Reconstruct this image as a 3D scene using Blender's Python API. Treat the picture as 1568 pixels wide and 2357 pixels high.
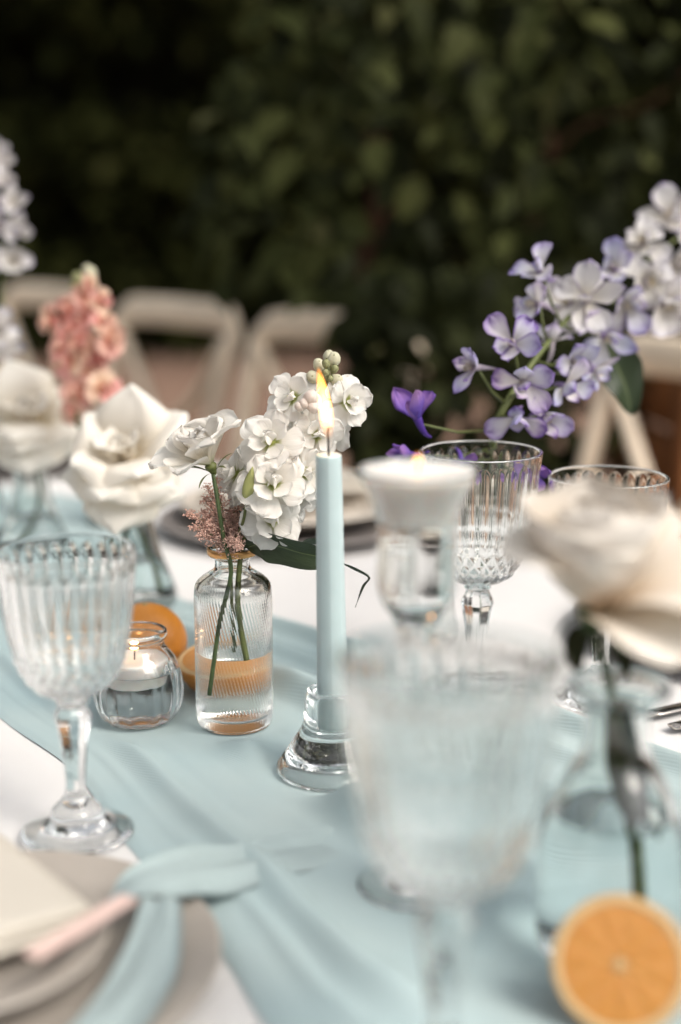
import bpy, math, random
import numpy as np
from mathutils import Vector, Matrix, Quaternion, noise as mnoise

random.seed(11)
RNG = np.random.default_rng(11)
for o in list(bpy.data.objects):
    bpy.data.objects.remove(o)
scene = bpy.context.scene
COL = scene.collection
PI = math.pi
R = math.radians

# ------------------------------------------------------------------ camera
EYE = Vector((0, 0, 1.12))
TZ = 0.75                                   # height of the table top
PITCH = R(12.4)
cam_d = bpy.data.cameras.new("camera")
cam = bpy.data.objects.new("camera", cam_d)
COL.objects.link(cam)
cam.location = EYE
cam.rotation_euler = (PI / 2 - PITCH, 0, 0)
cam_d.sensor_fit = 'VERTICAL'
cam_d.sensor_height = 36
cam_d.lens = 50
cam_d.clip_start = 0.02
cam_d.clip_end = 500
cam_d.dof.use_dof = True
cam_d.dof.focus_distance = 0.975
cam_d.dof.aperture_fstop = 2.1
scene.camera = cam

# ------------------------------------------------------------------ sky, sun, exposure
SUN_ELEV, SUN_AZ = R(47), R(126)            # azimuth measured from +Y clockwise: over the camera's right shoulder
world = bpy.data.worlds.new("World")
scene.world = world
world.use_nodes = True
wn = world.node_tree
wn.nodes.clear()
w_out = wn.nodes.new("ShaderNodeOutputWorld")
w_bg = wn.nodes.new("ShaderNodeBackground")
w_sky = wn.nodes.new("ShaderNodeTexSky")
w_hs = wn.nodes.new("ShaderNodeHueSaturation")
w_sky.sky_type = 'NISHITA'
w_sky.sun_disc = False
w_sky.sun_elevation = SUN_ELEV
w_sky.sun_rotation = SUN_AZ
w_sky.dust_density = 4.0
w_hs.inputs['Saturation'].default_value = 0.14      # thin even cloud: a greyed sky
w_bg.inputs['Strength'].default_value = 0.15
wn.links.new(w_sky.outputs[0], w_hs.inputs['Color'])
wn.links.new(w_hs.outputs[0], w_bg.inputs['Color'])
wn.links.new(w_bg.outputs[0], w_out.inputs['Surface'])
sun_d = bpy.data.lights.new("sun", 'SUN')
sun_d.energy = 1.5
sun_d.angle = R(30)
sun_d.color = (1.0, 0.89, 0.75)
sun = bpy.data.objects.new("sun", sun_d)
COL.objects.link(sun)
sun_dir = Vector((math.sin(SUN_AZ) * math.cos(SUN_ELEV), math.cos(SUN_AZ) * math.cos(SUN_ELEV), math.sin(SUN_ELEV)))
sun.rotation_euler = (-sun_dir).to_track_quat('-Z', 'Y').to_euler()
sun.location = (0, 0, 8)
vs = scene.view_settings
vs.view_transform = 'Standard'
vs.look = 'None'
vs.gamma = 1
vs.exposure = 0.54
vs.use_curve_mapping = False
cy = scene.cycles
cy.max_bounces = 20
cy.transmission_bounces = 18
cy.glossy_bounces = 8
cy.diffuse_bounces = 4
cy.transparent_max_bounces = 16
cy.sample_clamp_indirect = 6
cy.caustics_refractive = True
cy.caustics_reflective = False
cy.blur_glossy = 0.3
cy.use_denoising = True

FPX = 50 / 36 * 2357


def ray(px, py):
    dx = (px - 784) / FPX
    dy = (py - 1178.5) / FPX
    return Vector((dx, math.cos(PITCH) - dy * math.sin(PITCH), -(math.sin(PITCH) + dy * math.cos(PITCH))))


def at(px, py, t):
    """point t metres deep along the view axis"""
    return EYE + ray(px, py) * t


# ------------------------------------------------------------------ materials
MATS = {}


def new_mat(name):
    m = bpy.data.materials.new(name)
    m.use_nodes = True
    MATS[name] = m
    return m, m.node_tree, m.node_tree.nodes['Principled BSDF']


def principled(name, col, rough=0.5, spec=0.5, metal=0.0, sss=0.0, sss_r=(0.01, 0.01, 0.01), nscale=None, namp=0.12,
               bump=0.0, bscale=200.0, trans=0.0, coat=0.0):
    m, nt, b = new_mat(name)
    b.inputs['Base Color'].default_value = (*col, 1)
    b.inputs['Roughness'].default_value = rough
    b.inputs['Specular IOR Level'].default_value = spec
    b.inputs['Metallic'].default_value = metal
    b.inputs['Coat Weight'].default_value = coat
    if sss:
        b.inputs['Subsurface Weight'].default_value = sss
        b.inputs['Subsurface Radius'].default_value = sss_r
        b.inputs['Subsurface Scale'].default_value = 1.0
    tc = nt.nodes.new("ShaderNodeTexCoord")
    if nscale:
        n = nt.nodes.new("ShaderNodeTexNoise")
        n.inputs['Scale'].default_value = nscale
        n.inputs['Detail'].default_value = 5
        nt.links.new(tc.outputs['Object'], n.inputs['Vector'])
        r = nt.nodes.new("ShaderNodeValToRGB")
        r.color_ramp.elements[0].position = 0.3
        r.color_ramp.elements[1].position = 0.7
        r.color_ramp.elements[0].color = (*[c * (1 - namp) for c in col], 1)
        r.color_ramp.elements[1].color = (*[min(1, c * (1 + namp)) for c in col], 1)
        nt.links.new(n.outputs['Fac'], r.inputs['Fac'])
        nt.links.new(r.outputs['Color'], b.inputs['Base Color'])
    if bump:
        n2 = nt.nodes.new("ShaderNodeTexNoise")
        n2.inputs['Scale'].default_value = bscale
        n2.inputs['Detail'].default_value = 3
        nt.links.new(tc.outputs['Object'], n2.inputs['Vector'])
        bp = nt.nodes.new("ShaderNodeBump")
        bp.inputs['Strength'].default_value = bump
        bp.inputs['Distance'].default_value = 0.002
        nt.links.new(n2.outputs['Fac'], bp.inputs['Height'])
        nt.links.new(bp.outputs['Normal'], b.inputs['Normal'])
    if trans:
        add_translucent(m, nt, b, trans)
    return m


def add_translucent(m, nt, b, fac, col_socket=None):
    tr = nt.nodes.new("ShaderNodeBsdfTranslucent")
    mx = nt.nodes.new("ShaderNodeMixShader")
    mx.inputs['Fac'].default_value = fac
    if b.inputs['Base Color'].is_linked:
        nt.links.new(b.inputs['Base Color'].links[0].from_socket, tr.inputs['Color'])
    else:
        tr.inputs['Color'].default_value = b.inputs['Base Color'].default_value
    out = nt.nodes['Material Output']
    nt.links.new(b.outputs[0], mx.inputs[1])
    nt.links.new(tr.outputs[0], mx.inputs[2])
    nt.links.new(mx.outputs[0], out.inputs['Surface'])


def glass(name, ior, col=(1, 1, 1), rough=0.0):
    m, nt, b = new_mat(name)
    b.inputs['Base Color'].default_value = (*col, 1)
    b.inputs['Roughness'].default_value = rough
    b.inputs['IOR'].default_value = ior
    b.inputs['Transmission Weight'].default_value = 1.0
    return m


def ramp(nt, stops):
    r = nt.nodes.new("ShaderNodeValToRGB")
    e = r.color_ramp.elements
    while len(e) > 1:
        e.remove(e[-1])
    e[0].position, e[0].color = stops[0][0], (*stops[0][1], 1)
    for p, c in stops[1:]:
        k = e.new(p)
        k.color = (*c, 1)
    return r


def petal_mat(name, stops, alt=None, edge=None, rough=0.6, trans=0.42, vein=0.35, edge_from=0.62):
    """colour along the petal (V of its UV), mixed to a second ramp by each petal's own random, a tinted margin"""
    m, nt, b = new_mat(name)
    b.inputs['Roughness'].default_value = rough
    b.inputs['Specular IOR Level'].default_value = 0.25
    L = nt.links
    uv = nt.nodes.new("ShaderNodeUVMap")
    sep = nt.nodes.new("ShaderNodeSeparateXYZ")
    L.new(uv.outputs['UV'], sep.inputs[0])
    r1 = ramp(nt, stops)
    L.new(sep.outputs['Y'], r1.inputs['Fac'])
    cur = r1.outputs['Color']
    info = nt.nodes.new("ShaderNodeObjectInfo")
    if alt:
        r2 = ramp(nt, alt)
        L.new(sep.outputs['Y'], r2.inputs['Fac'])
        mx = nt.nodes.new("ShaderNodeMix")
        mx.data_type = 'RGBA'
        L.new(info.outputs['Random'], mx.inputs[0])
        L.new(cur, mx.inputs[6])
        L.new(r2.outputs['Color'], mx.inputs[7])
        cur = mx.outputs[2]
    if edge:
        # distance from the petal's middle line and tip -> margin tint
        a = nt.nodes.new("ShaderNodeMath"); a.operation = 'SUBTRACT'; a.inputs[1].default_value = 0.5
        L.new(sep.outputs['X'], a.inputs[0])
        ab = nt.nodes.new("ShaderNodeMath"); ab.operation = 'ABSOLUTE'
        L.new(a.outputs[0], ab.inputs[0])
        d = nt.nodes.new("ShaderNodeMath"); d.operation = 'MULTIPLY'; d.inputs[1].default_value = 2.0
        L.new(ab.outputs[0], d.inputs[0])
        mxv = nt.nodes.new("ShaderNodeMath"); mxv.operation = 'MAXIMUM'
        L.new(d.outputs[0], mxv.inputs[0]); L.new(sep.outputs['Y'], mxv.inputs[1])
        nz = nt.nodes.new("ShaderNodeTexNoise"); nz.inputs['Scale'].default_value = 4
        L.new(uv.outputs['UV'], nz.inputs['Vector'])
        ad = nt.nodes.new("ShaderNodeMath"); ad.operation = 'MULTIPLY_ADD'
        ad.inputs[1].default_value = 0.5; ad.inputs[2].default_value = -0.25
        L.new(nz.outputs['Fac'], ad.inputs[0])
        sm = nt.nodes.new("ShaderNodeMath"); sm.operation = 'ADD'
        L.new(mxv.outputs[0], sm.inputs[0]); L.new(ad.outputs[0], sm.inputs[1])
        mp = nt.nodes.new("ShaderNodeMapRange")
        mp.inputs['From Min'].default_value = edge_from; mp.inputs['From Max'].default_value = 1.0
        L.new(sm.outputs[0], mp.inputs['Value'])
        vr = nt.nodes.new("ShaderNodeMapRange")      # some petals are strongly margined, others hardly
        vr.inputs['To Min'].default_value = 0.15
        wr = nt.nodes.new("ShaderNodeTexWhiteNoise")
        wr.noise_dimensions = '1D'
        L.new(info.outputs['Random'], wr.inputs['W']); L.new(wr.outputs['Value'], vr.inputs['Value'])
        L.new(vr.outputs[0], mp.inputs['To Max'])
        mx = nt.nodes.new("ShaderNodeMix"); mx.data_type = 'RGBA'
        L.new(mp.outputs[0], mx.inputs[0]); L.new(cur, mx.inputs[6])
        mx.inputs[7].default_value = (*edge, 1)
        cur = mx.outputs[2]
    L.new(cur, b.inputs['Base Color'])
    # fine veins running along the petal
    wv = nt.nodes.new("ShaderNodeTexNoise")
    mpv = nt.nodes.new("ShaderNodeMapping")
    mpv.inputs['Scale'].default_value = (26, 2.2, 1)
    L.new(uv.outputs['UV'], mpv.inputs['Vector']); L.new(mpv.outputs[0], wv.inputs['Vector'])
    wv.inputs['Scale'].default_value = 1.0
    bp = nt.nodes.new("ShaderNodeBump"); bp.inputs['Strength'].default_value = min(1, vein * 1.5); bp.inputs['Distance'].default_value = 0.0009
    L.new(wv.outputs['Fac'], bp.inputs['Height']); L.new(bp.outputs[0], b.inputs['Normal'])
    add_translucent(m, nt, b, trans)
    return m


glass('clear_glass', 1.5, (0.985, 0.995, 0.99))
glass('vase_glass', 1.48, (0.96, 0.97, 0.96), 0.04)
glass('bottle_glass', 1.5, (0.90, 0.925, 0.915))
glass('water', 1.33, (0.99, 1, 1))
glass('wet_glass', 1.5 / 1.33, (0.99, 1, 1))
principled('white_cloth', (0.70, 0.685, 0.675), 0.85, 0.2, bump=0.15, bscale=1400, nscale=14, namp=0.015)
principled('gold', (0.60, 0.33, 0.13), 0.33, 0.5, metal=0.85, nscale=120, namp=0.1)
principled('wax_white', (0.80, 0.77, 0.73), 0.45, 0.4, sss=0.6, sss_r=(0.008, 0.006, 0.005))
principled('wax_blue', (0.475, 0.57, 0.575), 0.42, 0.4, sss=0.5, sss_r=(0.004, 0.005, 0.005), nscale=60, namp=0.03, bump=0.06, bscale=90)
principled('wick', (0.015, 0.01, 0.008), 0.9)
principled('wick_ember', (0.3, 0.03, 0.01), 0.9)
principled('stem_green', (0.055, 0.085, 0.03), 0.5, 0.4, nscale=150, namp=0.25)
principled('stem_olive', (0.10, 0.12, 0.035), 0.5, 0.4, nscale=150, namp=0.25)
principled('bud_green', (0.30, 0.31, 0.16), 0.6, 0.3, nscale=160, namp=0.25, trans=0.15)
principled('bud_white', (0.62, 0.60, 0.44), 0.6, 0.3, nscale=120, namp=0.12, trans=0.2)
principled('bud_blush', (0.80, 0.72, 0.66), 0.6, 0.3, trans=0.3)
principled('centre_green', (0.30, 0.33, 0.08), 0.6, 0.3)
principled('astilbe_pink', (0.76, 0.50, 0.42), 0.7, 0.2, nscale=60, namp=0.4, trans=0.3)
principled('orange_peel', (0.56, 0.21, 0.025), 0.38, 0.5, bump=0.35, bscale=420, nscale=40, namp=0.07)
principled('pith', (0.60, 0.41, 0.21), 0.7, 0.3)
principled('plate_grey', (0.39, 0.35, 0.31), 0.38, 0.5, nscale=40, namp=0.05)
principled('plate_dark', (0.25, 0.225, 0.215), 0.35, 0.5, nscale=40, namp=0.06)
principled('plate_cream', (0.64, 0.575, 0.50), 0.3, 0.5, nscale=40, namp=0.04)
principled('napkin_cream', (0.60, 0.555, 0.485), 0.9, 0.2, bump=0.2, bscale=900, nscale=30, namp=0.03, trans=0.1)
principled('napkin_blue', (0.46, 0.555, 0.56), 0.85, 0.2, bump=0.2, bscale=900, nscale=30, namp=0.05, trans=0.25)
principled('ribbon_pink', (0.76, 0.56, 0.50), 0.6, 0.3, nscale=30, namp=0.05)
principled('steel', (0.62, 0.57, 0.52), 0.14, 0.5, metal=1.0)
principled('bark', (0.07, 0.03, 0.017), 0.85, 0.2, nscale=30, namp=0.45, bump=0.6, bscale=60)
principled('chair_wood', (0.86, 0.72, 0.56), 0.55, 0.4, nscale=22, namp=0.14)
principled('chair_seat', (0.42, 0.31, 0.19), 0.7, 0.3, nscale=90, namp=0.2)
principled('crate_wood', (0.30, 0.12, 0.045), 0.6, 0.3, nscale=16, namp=0.3)
principled('table_wood', (0.22, 0.13, 0.07), 0.6, 0.3, nscale=16, namp=0.3)
petal_mat('petal_white', [(0, (0.24, 0.30, 0.06)), (0.16, (0.45, 0.48, 0.20)), (0.30, (0.84, 0.82, 0.77)), (1, (0.88, 0.865, 0.835))])
petal_mat('petal_lisianthus', [(0, (0.60, 0.62, 0.38)), (0.25, (0.80, 0.75, 0.64)), (0.6, (0.86, 0.825, 0.76)), (1, (0.88, 0.855, 0.815))], trans=0.45, vein=0.5)
petal_mat('petal_rose', [(0, (0.76, 0.68, 0.48)), (0.3, (0.85, 0.78, 0.66)), (0.8, (0.87, 0.83, 0.76)), (1, (0.88, 0.85, 0.79))], trans=0.35, vein=0.15)
petal_mat('petal_blush', [(0, (0.74, 0.58, 0.40)), (0.35, (0.76, 0.66, 0.55)), (0.85, (0.78, 0.72, 0.645)), (1, (0.79, 0.74, 0.68))], trans=0.15, vein=0.15)
petal_mat('petal_pink', [(0, (0.62, 0.12, 0.15)), (0.35, (0.76, 0.33, 0.30)), (1, (0.80, 0.45, 0.41))],
          alt=[(0, (0.74, 0.36, 0.20)), (0.35, (0.80, 0.58, 0.40)), (1, (0.82, 0.62, 0.50))], trans=0.4, vein=0.3)
petal_mat('petal_delphinium', [(0, (0.60, 0.58, 0.48)), (0.4, (0.62, 0.63, 0.70)), (1, (0.42, 0.45, 0.70))],
          alt=[(0, (0.62, 0.58, 0.50)), (0.5, (0.76, 0.72, 0.72)), (1, (0.66, 0.57, 0.70))], edge=(0.19, 0.09, 0.40), trans=0.35, edge_from=0.66)
petal_mat('petal_delphinium_pale', [(0, (0.58, 0.54, 0.44)), (0.5, (0.74, 0.72, 0.70)), (1, (0.70, 0.69, 0.71))],
          alt=[(0, (0.60, 0.56, 0.50)), (0.5, (0.76, 0.73, 0.70)), (1, (0.66, 0.63, 0.69))], edge=(0.36, 0.29, 0.50), trans=0.35, edge_from=0.88)
petal_mat('petal_violet', [(0, (0.16, 0.10, 0.40)), (0.5, (0.30, 0.16, 0.46)), (1, (0.42, 0.22, 0.50))],
          alt=[(0, (0.08, 0.06, 0.36)), (0.5, (0.16, 0.09, 0.42)), (1, (0.52, 0.30, 0.55))], edge=(0.11, 0.05, 0.33), trans=0.3)
petal_mat('petal_eye', [(0, (0.60, 0.52, 0.36)), (1, (0.78, 0.72, 0.62))], trans=0.25)


def leaf_mat(name, stops, rough, trans, spec=0.4):
    """foliage: each leaf picks its green from its own random number"""
    m, nt, b = new_mat(name)
    at_ = nt.nodes.new("ShaderNodeAttribute")
    at_.attribute_name = "leaf_random"
    r = ramp(nt, stops)
    nt.links.new(at_.outputs['Fac'], r.inputs['Fac'])
    nt.links.new(r.outputs['Color'], b.inputs['Base Color'])
    b.inputs['Roughness'].default_value = rough
    b.inputs['Specular IOR Level'].default_value = spec
    add_translucent(m, nt, b, trans)
    return m


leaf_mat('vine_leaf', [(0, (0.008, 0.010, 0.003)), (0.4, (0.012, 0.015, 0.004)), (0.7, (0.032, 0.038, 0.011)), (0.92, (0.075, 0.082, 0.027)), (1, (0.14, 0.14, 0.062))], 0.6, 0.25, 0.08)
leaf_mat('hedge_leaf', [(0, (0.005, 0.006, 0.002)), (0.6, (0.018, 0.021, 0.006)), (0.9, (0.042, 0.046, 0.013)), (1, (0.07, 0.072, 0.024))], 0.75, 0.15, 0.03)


def green_leaf_mat():
    m, nt, b = new_mat('green_leaf')
    L = nt.links
    uv = nt.nodes.new("ShaderNodeUVMap")
    sep = nt.nodes.new("ShaderNodeSeparateXYZ")
    L.new(uv.outputs['UV'], sep.inputs[0])
    r = ramp(nt, [(0.0, (0.022, 0.035, 0.014)), (0.475, (0.030, 0.048, 0.018)), (0.495, (0.14, 0.17, 0.07)), (0.505, (0.14, 0.17, 0.07)), (0.525, (0.030, 0.048, 0.018)), (1, (0.022, 0.035, 0.014))])
    L.new(sep.outputs['X'], r.inputs['Fac'])
    L.new(r.outputs[0], b.inputs['Base Color'])
    b.inputs['Roughness'].default_value = 0.42
    n = nt.nodes.new("ShaderNodeTexNoise"); n.inputs['Scale'].default_value = 14
    L.new(uv.outputs['UV'], n.inputs['Vector'])
    bp = nt.nodes.new("ShaderNodeBump"); bp.inputs['Strength'].default_value = 0.4; bp.inputs['Distance'].default_value = 0.001
    L.new(n.outputs['Fac'], bp.inputs['Height']); L.new(bp.outputs[0], b.inputs['Normal'])
    add_translucent(m, nt, b, 0.12)


green_leaf_mat()


def runner_mat():
    """thin woven gauze, threads crossing along the cloth's own UV"""
    m, nt, b = new_mat('runner_gauze')
    L = nt.links
    uv = nt.nodes.new("ShaderNodeUVMap")
    n1 = nt.nodes.new("ShaderNodeTexNoise"); n1.inputs['Scale'].default_value = 6; n1.inputs['Detail'].default_value = 6
    L.new(uv.outputs['UV'], n1.inputs['Vector'])
    r = ramp(nt, [(0.3, (0.40, 0.52, 0.542)), (0.7, (0.48, 0.57, 0.568))])
    L.new(n1.outputs['Fac'], r.inputs['Fac'])
    L.new(r.outputs[0], b.inputs['Base Color'])
    b.inputs['Roughness'].default_value = 0.9
    b.inputs['Specular IOR Level'].default_value = 0.15
    hs = []
    for d in ('X', 'Y'):
        w = nt.nodes.new("ShaderNodeTexWave")
        w.bands_direction = d
        w.inputs['Scale'].default_value = 175
        w.inputs['Distortion'].default_value = 1.2
        w.inputs['Detail Scale'].default_value = 0.05
        L.new(uv.outputs['UV'], w.inputs['Vector'])
        hs.append(w.outputs['Fac'])
    ad = nt.nodes.new("ShaderNodeMath"); ad.operation = 'ADD'
    L.new(hs[0], ad.inputs[0]); L.new(hs[1], ad.inputs[1])
    bp = nt.nodes.new("ShaderNodeBump"); bp.inputs['Strength'].default_value = 0.22; bp.inputs['Distance'].default_value = 0.0006
    L.new(ad.outputs[0], bp.inputs['Height']); L.new(bp.outputs[0], b.inputs['Normal'])
    add_translucent(m, nt, b, 0.12)


runner_mat()


def flesh_mat():
    m, nt, b = new_mat('orange_flesh')
    L = nt.links
    tc = nt.nodes.new("ShaderNodeTexCoord")
    n = nt.nodes.new("ShaderNodeTexNoise"); n.inputs['Scale'].default_value = 160; n.inputs['Detail'].default_value = 3
    L.new(tc.outputs['Object'], n.inputs['Vector'])
    r = ramp(nt, [(0.3, (0.53, 0.225, 0.045)), (0.7, (0.60, 0.275, 0.065))])
    b.inputs['Coat Weight'].default_value = 0.3
    L.new(n.outputs['Fac'], r.inputs['Fac']); L.new(r.outputs[0], b.inputs['Base Color'])
    b.inputs['Roughness'].default_value = 0.45
    b.inputs['Subsurface Weight'].default_value = 0.3
    b.inputs['Subsurface Radius'].default_value = (0.004, 0.002, 0.001)
    bp = nt.nodes.new("ShaderNodeBump"); bp.inputs['Strength'].default_value = 0.4; bp.inputs['Distance'].default_value = 0.001
    L.new(n.outputs['Fac'], bp.inputs['Height']); L.new(bp.outputs[0], b.inputs['Normal'])


flesh_mat()


def flame_mat():
    """glowing gas: emission through the volume, weak at the wick, strongest in the middle"""
    m, nt, b = new_mat('flame')
    nt.nodes.remove(b)
    L = nt.links
    tc = nt.nodes.new("ShaderNodeTexCoord")
    sep = nt.nodes.new("ShaderNodeSeparateXYZ")
    L.new(tc.outputs['Generated'], sep.inputs[0])
    rc = ramp(nt, [(0, (0.9, 0.42, 0.2)), (0.25, (1, 0.38, 0.10)), (0.6, (1, 0.44, 0.09)), (1, (1, 0.26, 0.03))])
    rs = ramp(nt, [(0, (0.03,) * 3), (0.16, (0.10,) * 3), (0.30, (0.55,) * 3), (0.5, (1,) * 3), (0.8, (0.8,) * 3), (1, (0.45,) * 3)])
    L.new(sep.outputs['Z'], rc.inputs['Fac']); L.new(sep.outputs['Z'], rs.inputs['Fac'])
    mu = nt.nodes.new("ShaderNodeMath"); mu.operation = 'MULTIPLY'; mu.inputs[1].default_value = 850
    L.new(rs.outputs[0], mu.inputs[0])
    e = nt.nodes.new("ShaderNodeEmission")
    L.new(rc.outputs[0], e.inputs['Color']); L.new(mu.outputs[0], e.inputs['Strength'])
    L.new(e.outputs[0], nt.nodes['Material Output'].inputs['Volume'])


flame_mat()


def ground_mat():
    m, nt, b = new_mat('ground_paving')
    L = nt.links
    tc = nt.nodes.new("ShaderNodeTexCoord")
    n = nt.nodes.new("ShaderNodeTexNoise"); n.inputs['Scale'].default_value = 1.6; n.inputs['Detail'].default_value = 8
    L.new(tc.outputs['Object'], n.inputs['Vector'])
    r = ramp(nt, [(0.3, (0.20, 0.12, 0.085)), (0.7, (0.28, 0.175, 0.125))])
    L.new(n.outputs['Fac'], r.inputs['Fac']); L.new(r.outputs[0], b.inputs['Base Color'])
    b.inputs['Roughness'].default_value = 0.9
    bp = nt.nodes.new("ShaderNodeBump"); bp.inputs['Strength'].default_value = 0.5; bp.inputs['Distance'].default_value = 0.02
    n2 = nt.nodes.new("ShaderNodeTexNoise"); n2.inputs['Scale'].default_value = 30
    L.new(tc.outputs['Object'], n2.inputs['Vector'])
    L.new(n2.outputs['Fac'], bp.inputs['Height']); L.new(bp.outputs[0], b.inputs['Normal'])


ground_mat()

# ------------------------------------------------------------------ helpers


def tag(o, label=None, cat=None, group=None, kind=None):
    if label: o['label'] = label
    if cat: o['category'] = cat
    if group: o['group'] = group
    if kind: o['kind'] = kind
    return o


def empty(name, loc, label=None, cat=None, group=None, rz=0.0):
    o = bpy.data.objects.new(name, None)
    o.empty_display_size = 0.02
    COL.objects.link(o)
    o.location = loc
    o.rotation_euler = (0, 0, rz)
    tag(o, label, cat, group)
    return o


def link(name, me, parent=None, mat=None, M=None):
    o = bpy.data.objects.new(name, me)
    COL.objects.link(o)
    if mat is not None and not me.materials:
        me.materials.append(MATS[mat])
    if parent is not None:
        o.parent = parent
    if M is not None:
        o.matrix_local = M
    return o


def mesh(name, verts, faces, mat=None, smooth=True, uvs=None):
    me = bpy.data.meshes.new(name)
    me.from_pydata([tuple(v) for v in verts], [], faces)
    if uvs is not None:
        ul = me.uv_layers.new(name="UVMap")
        li = np.zeros(len(me.loops), dtype=np.int32)
        me.loops.foreach_get('vertex_index', li)
        ul.data.foreach_set('uv', np.asarray(uvs, dtype=np.float32)[li].ravel())
    if smooth:
        me.polygons.foreach_set('use_smooth', np.ones(len(me.polygons), dtype=bool))
    me.update()
    if mat:
        me.materials.append(MATS[mat])
    return me


def join(parts):
    V, F = [], []
    for v, f in parts:
        k = len(V)
        V += list(v)
        F += [tuple(i + k for i in q) for q in f]
    return V, F


def lathe(profile, n=64, mod=None, closed=False):
    """revolve (r, z) points; mod(theta, r, z, i) -> new r for point i. r = 0 makes a pole."""
    V, F, rows = [], [], []
    for i, (r, z) in enumerate(profile):
        if r < 1e-7:
            rows.append([len(V)])
            V.append((0, 0, z))
        else:
            row = []
            for k in range(n):
                th = 2 * PI * k / n
                rr = mod(th, r, z, i) if mod else r
                row.append(len(V))
                V.append((rr * math.cos(th), rr * math.sin(th), z))
            rows.append(row)
    for a, b in zip(rows, rows[1:]):
        if len(a) == 1 and len(b) == 1:
            continue
        for k in range(n):
            k2 = (k + 1) % n
            if len(a) == 1:
                F.append((a[0], b[k2], b[k]))
            elif len(b) == 1:
                F.append((a[k], a[k2], b[0]))
            else:
                F.append((a[k], a[k2], b[k2], b[k]))
    return V, F


def smooth_profile(pts, per=4):
    """Catmull-Rom through profile points"""
    out = []
    P = [Vector((*p, 0)) for p in pts]
    for i in range(len(P) - 1):
        p0, p1, p2, p3 = P[max(i - 1, 0)], P[i], P[i + 1], P[min(i + 2, len(P) - 1)]
        for k in range(per):
            t = k / per
            q = 0.5 * ((2 * p1) + (-p0 + p2) * t + (2 * p0 - 5 * p1 + 4 * p2 - p3) * t * t + (-p0 + 3 * p1 - 3 * p2 + p3) * t ** 3)
            out.append((max(q.x, 0.0), q.y))
    out.append(tuple(pts[-1]))
    return out


def curve_pts(pts, per=6):
    P = [Vector(p) for p in pts]
    out = []
    for i in range(len(P) - 1):
        p0, p1, p2, p3 = P[max(i - 1, 0)], P[i], P[i + 1], P[min(i + 2, len(P) - 1)]
        for k in range(per):
            t = k / per
            out.append(0.5 * ((2 * p1) + (-p0 + p2) * t + (2 * p0 - 5 * p1 + 4 * p2 - p3) * t * t + (-p0 + 3 * p1 - 3 * p2 + p3) * t ** 3))
    out.append(P[-1])
    return out


def tube(pts, radii, n=8, caps=True, flat=1.0):
    """tapered tube along points; radii scalar or list; flat squashes one axis"""
    pts = [Vector(p) for p in pts]
    if not hasattr(radii, '__len__'):
        radii = [radii] * len(pts)
    V, F = [], []
    up = Vector((0.13, 0.21, 1)).normalized()
    prev = None
    for i, p in enumerate(pts):
        d = (pts[min(i + 1, len(pts) - 1)] - pts[max(i - 1, 0)]).normalized()
        x = prev - d * prev.dot(d) if prev is not None else d.cross(up)
        if x.length < 1e-6:
            x = d.orthogonal()
        x.normalize()
        prev = x
        y = d.cross(x)
        for k in range(n):
            a = 2 * PI * k / n
            V.append(p + (x * math.cos(a) + y * math.sin(a) * flat) * radii[i])
    m = len(pts)
    for i in range(m - 1):
        for k in range(n):
            k2 = (k + 1) % n
            F.append((i * n + k, i * n + k2, (i + 1) * n + k2, (i + 1) * n + k))
    if caps:
        F.append(tuple(range(n - 1, -1, -1)))
        F.append(tuple((m - 1) * n + k for k in range(n)))
    return V, F


def box(c, s, bev=0.0):
    """box with chamfered edges along z"""
    x, y, z = s[0] / 2, s[1] / 2, s[2] / 2
    b = min(bev, x * 0.9, y * 0.9, z * 0.9)
    V, F = [], []
    rings = [(-z, b), (-z + b, 0), (z - b, 0), (z, b)] if b > 0 else [(-z, 0), (z, 0)]
    for zz, ins in rings:
        bb = max(b, 1e-5) if b > 0 else 0
        X, Y = x - ins, y - ins
        if b > 0:
            q = [(-X + bb, -Y), (X - bb, -Y), (X, -Y + bb), (X, Y - bb), (X - bb, Y), (-X + bb, Y), (-X, Y - bb), (-X, -Y + bb)]
        else:
            q = [(-X, -Y), (X, -Y), (X, Y), (-X, Y)]
        V += [(c[0] + a, c[1] + d, c[2] + zz) for a, d in q]
    n = 8 if b > 0 else 4
    for i in range(len(rings) - 1):
        for k in range(n):
            k2 = (k + 1) % n
            F.append((i * n + k, i * n + k2, (i + 1) * n + k2, (i + 1) * n + k))
    F.append(tuple(range(n - 1, -1, -1)))
    F.append(tuple((len(rings) - 1) * n + k for k in range(n)))
    return V, F


def look(d, roll=0.0):
    """rotation that turns +Z to direction d"""
    q = Vector((0, 0, 1)).rotation_difference(Vector(d).normalized())
    return (q @ Quaternion((0, 0, 1), roll)).to_matrix().to_4x4()


# ------------------------------------------------------------------ ground
V, F = [], []
N = 40
for j in range(N + 1):
    for i in range(N + 1):
        x, y = -60 + 120 * i / N, -60 + 120 * j / N
        V.append((x * (1 + abs(x) / 60), y * (1 + abs(y) / 60), 0.0))
for j in range(N):
    for i in range(N):
        a = j * (N + 1) + i
        F.append((a, a + 1, a + N + 2, a + N + 1))
tag(link('ground', mesh('ground', V, F, 'ground_paving')), kind='structure', label='reddish brown paved ground behind the chairs')


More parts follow.
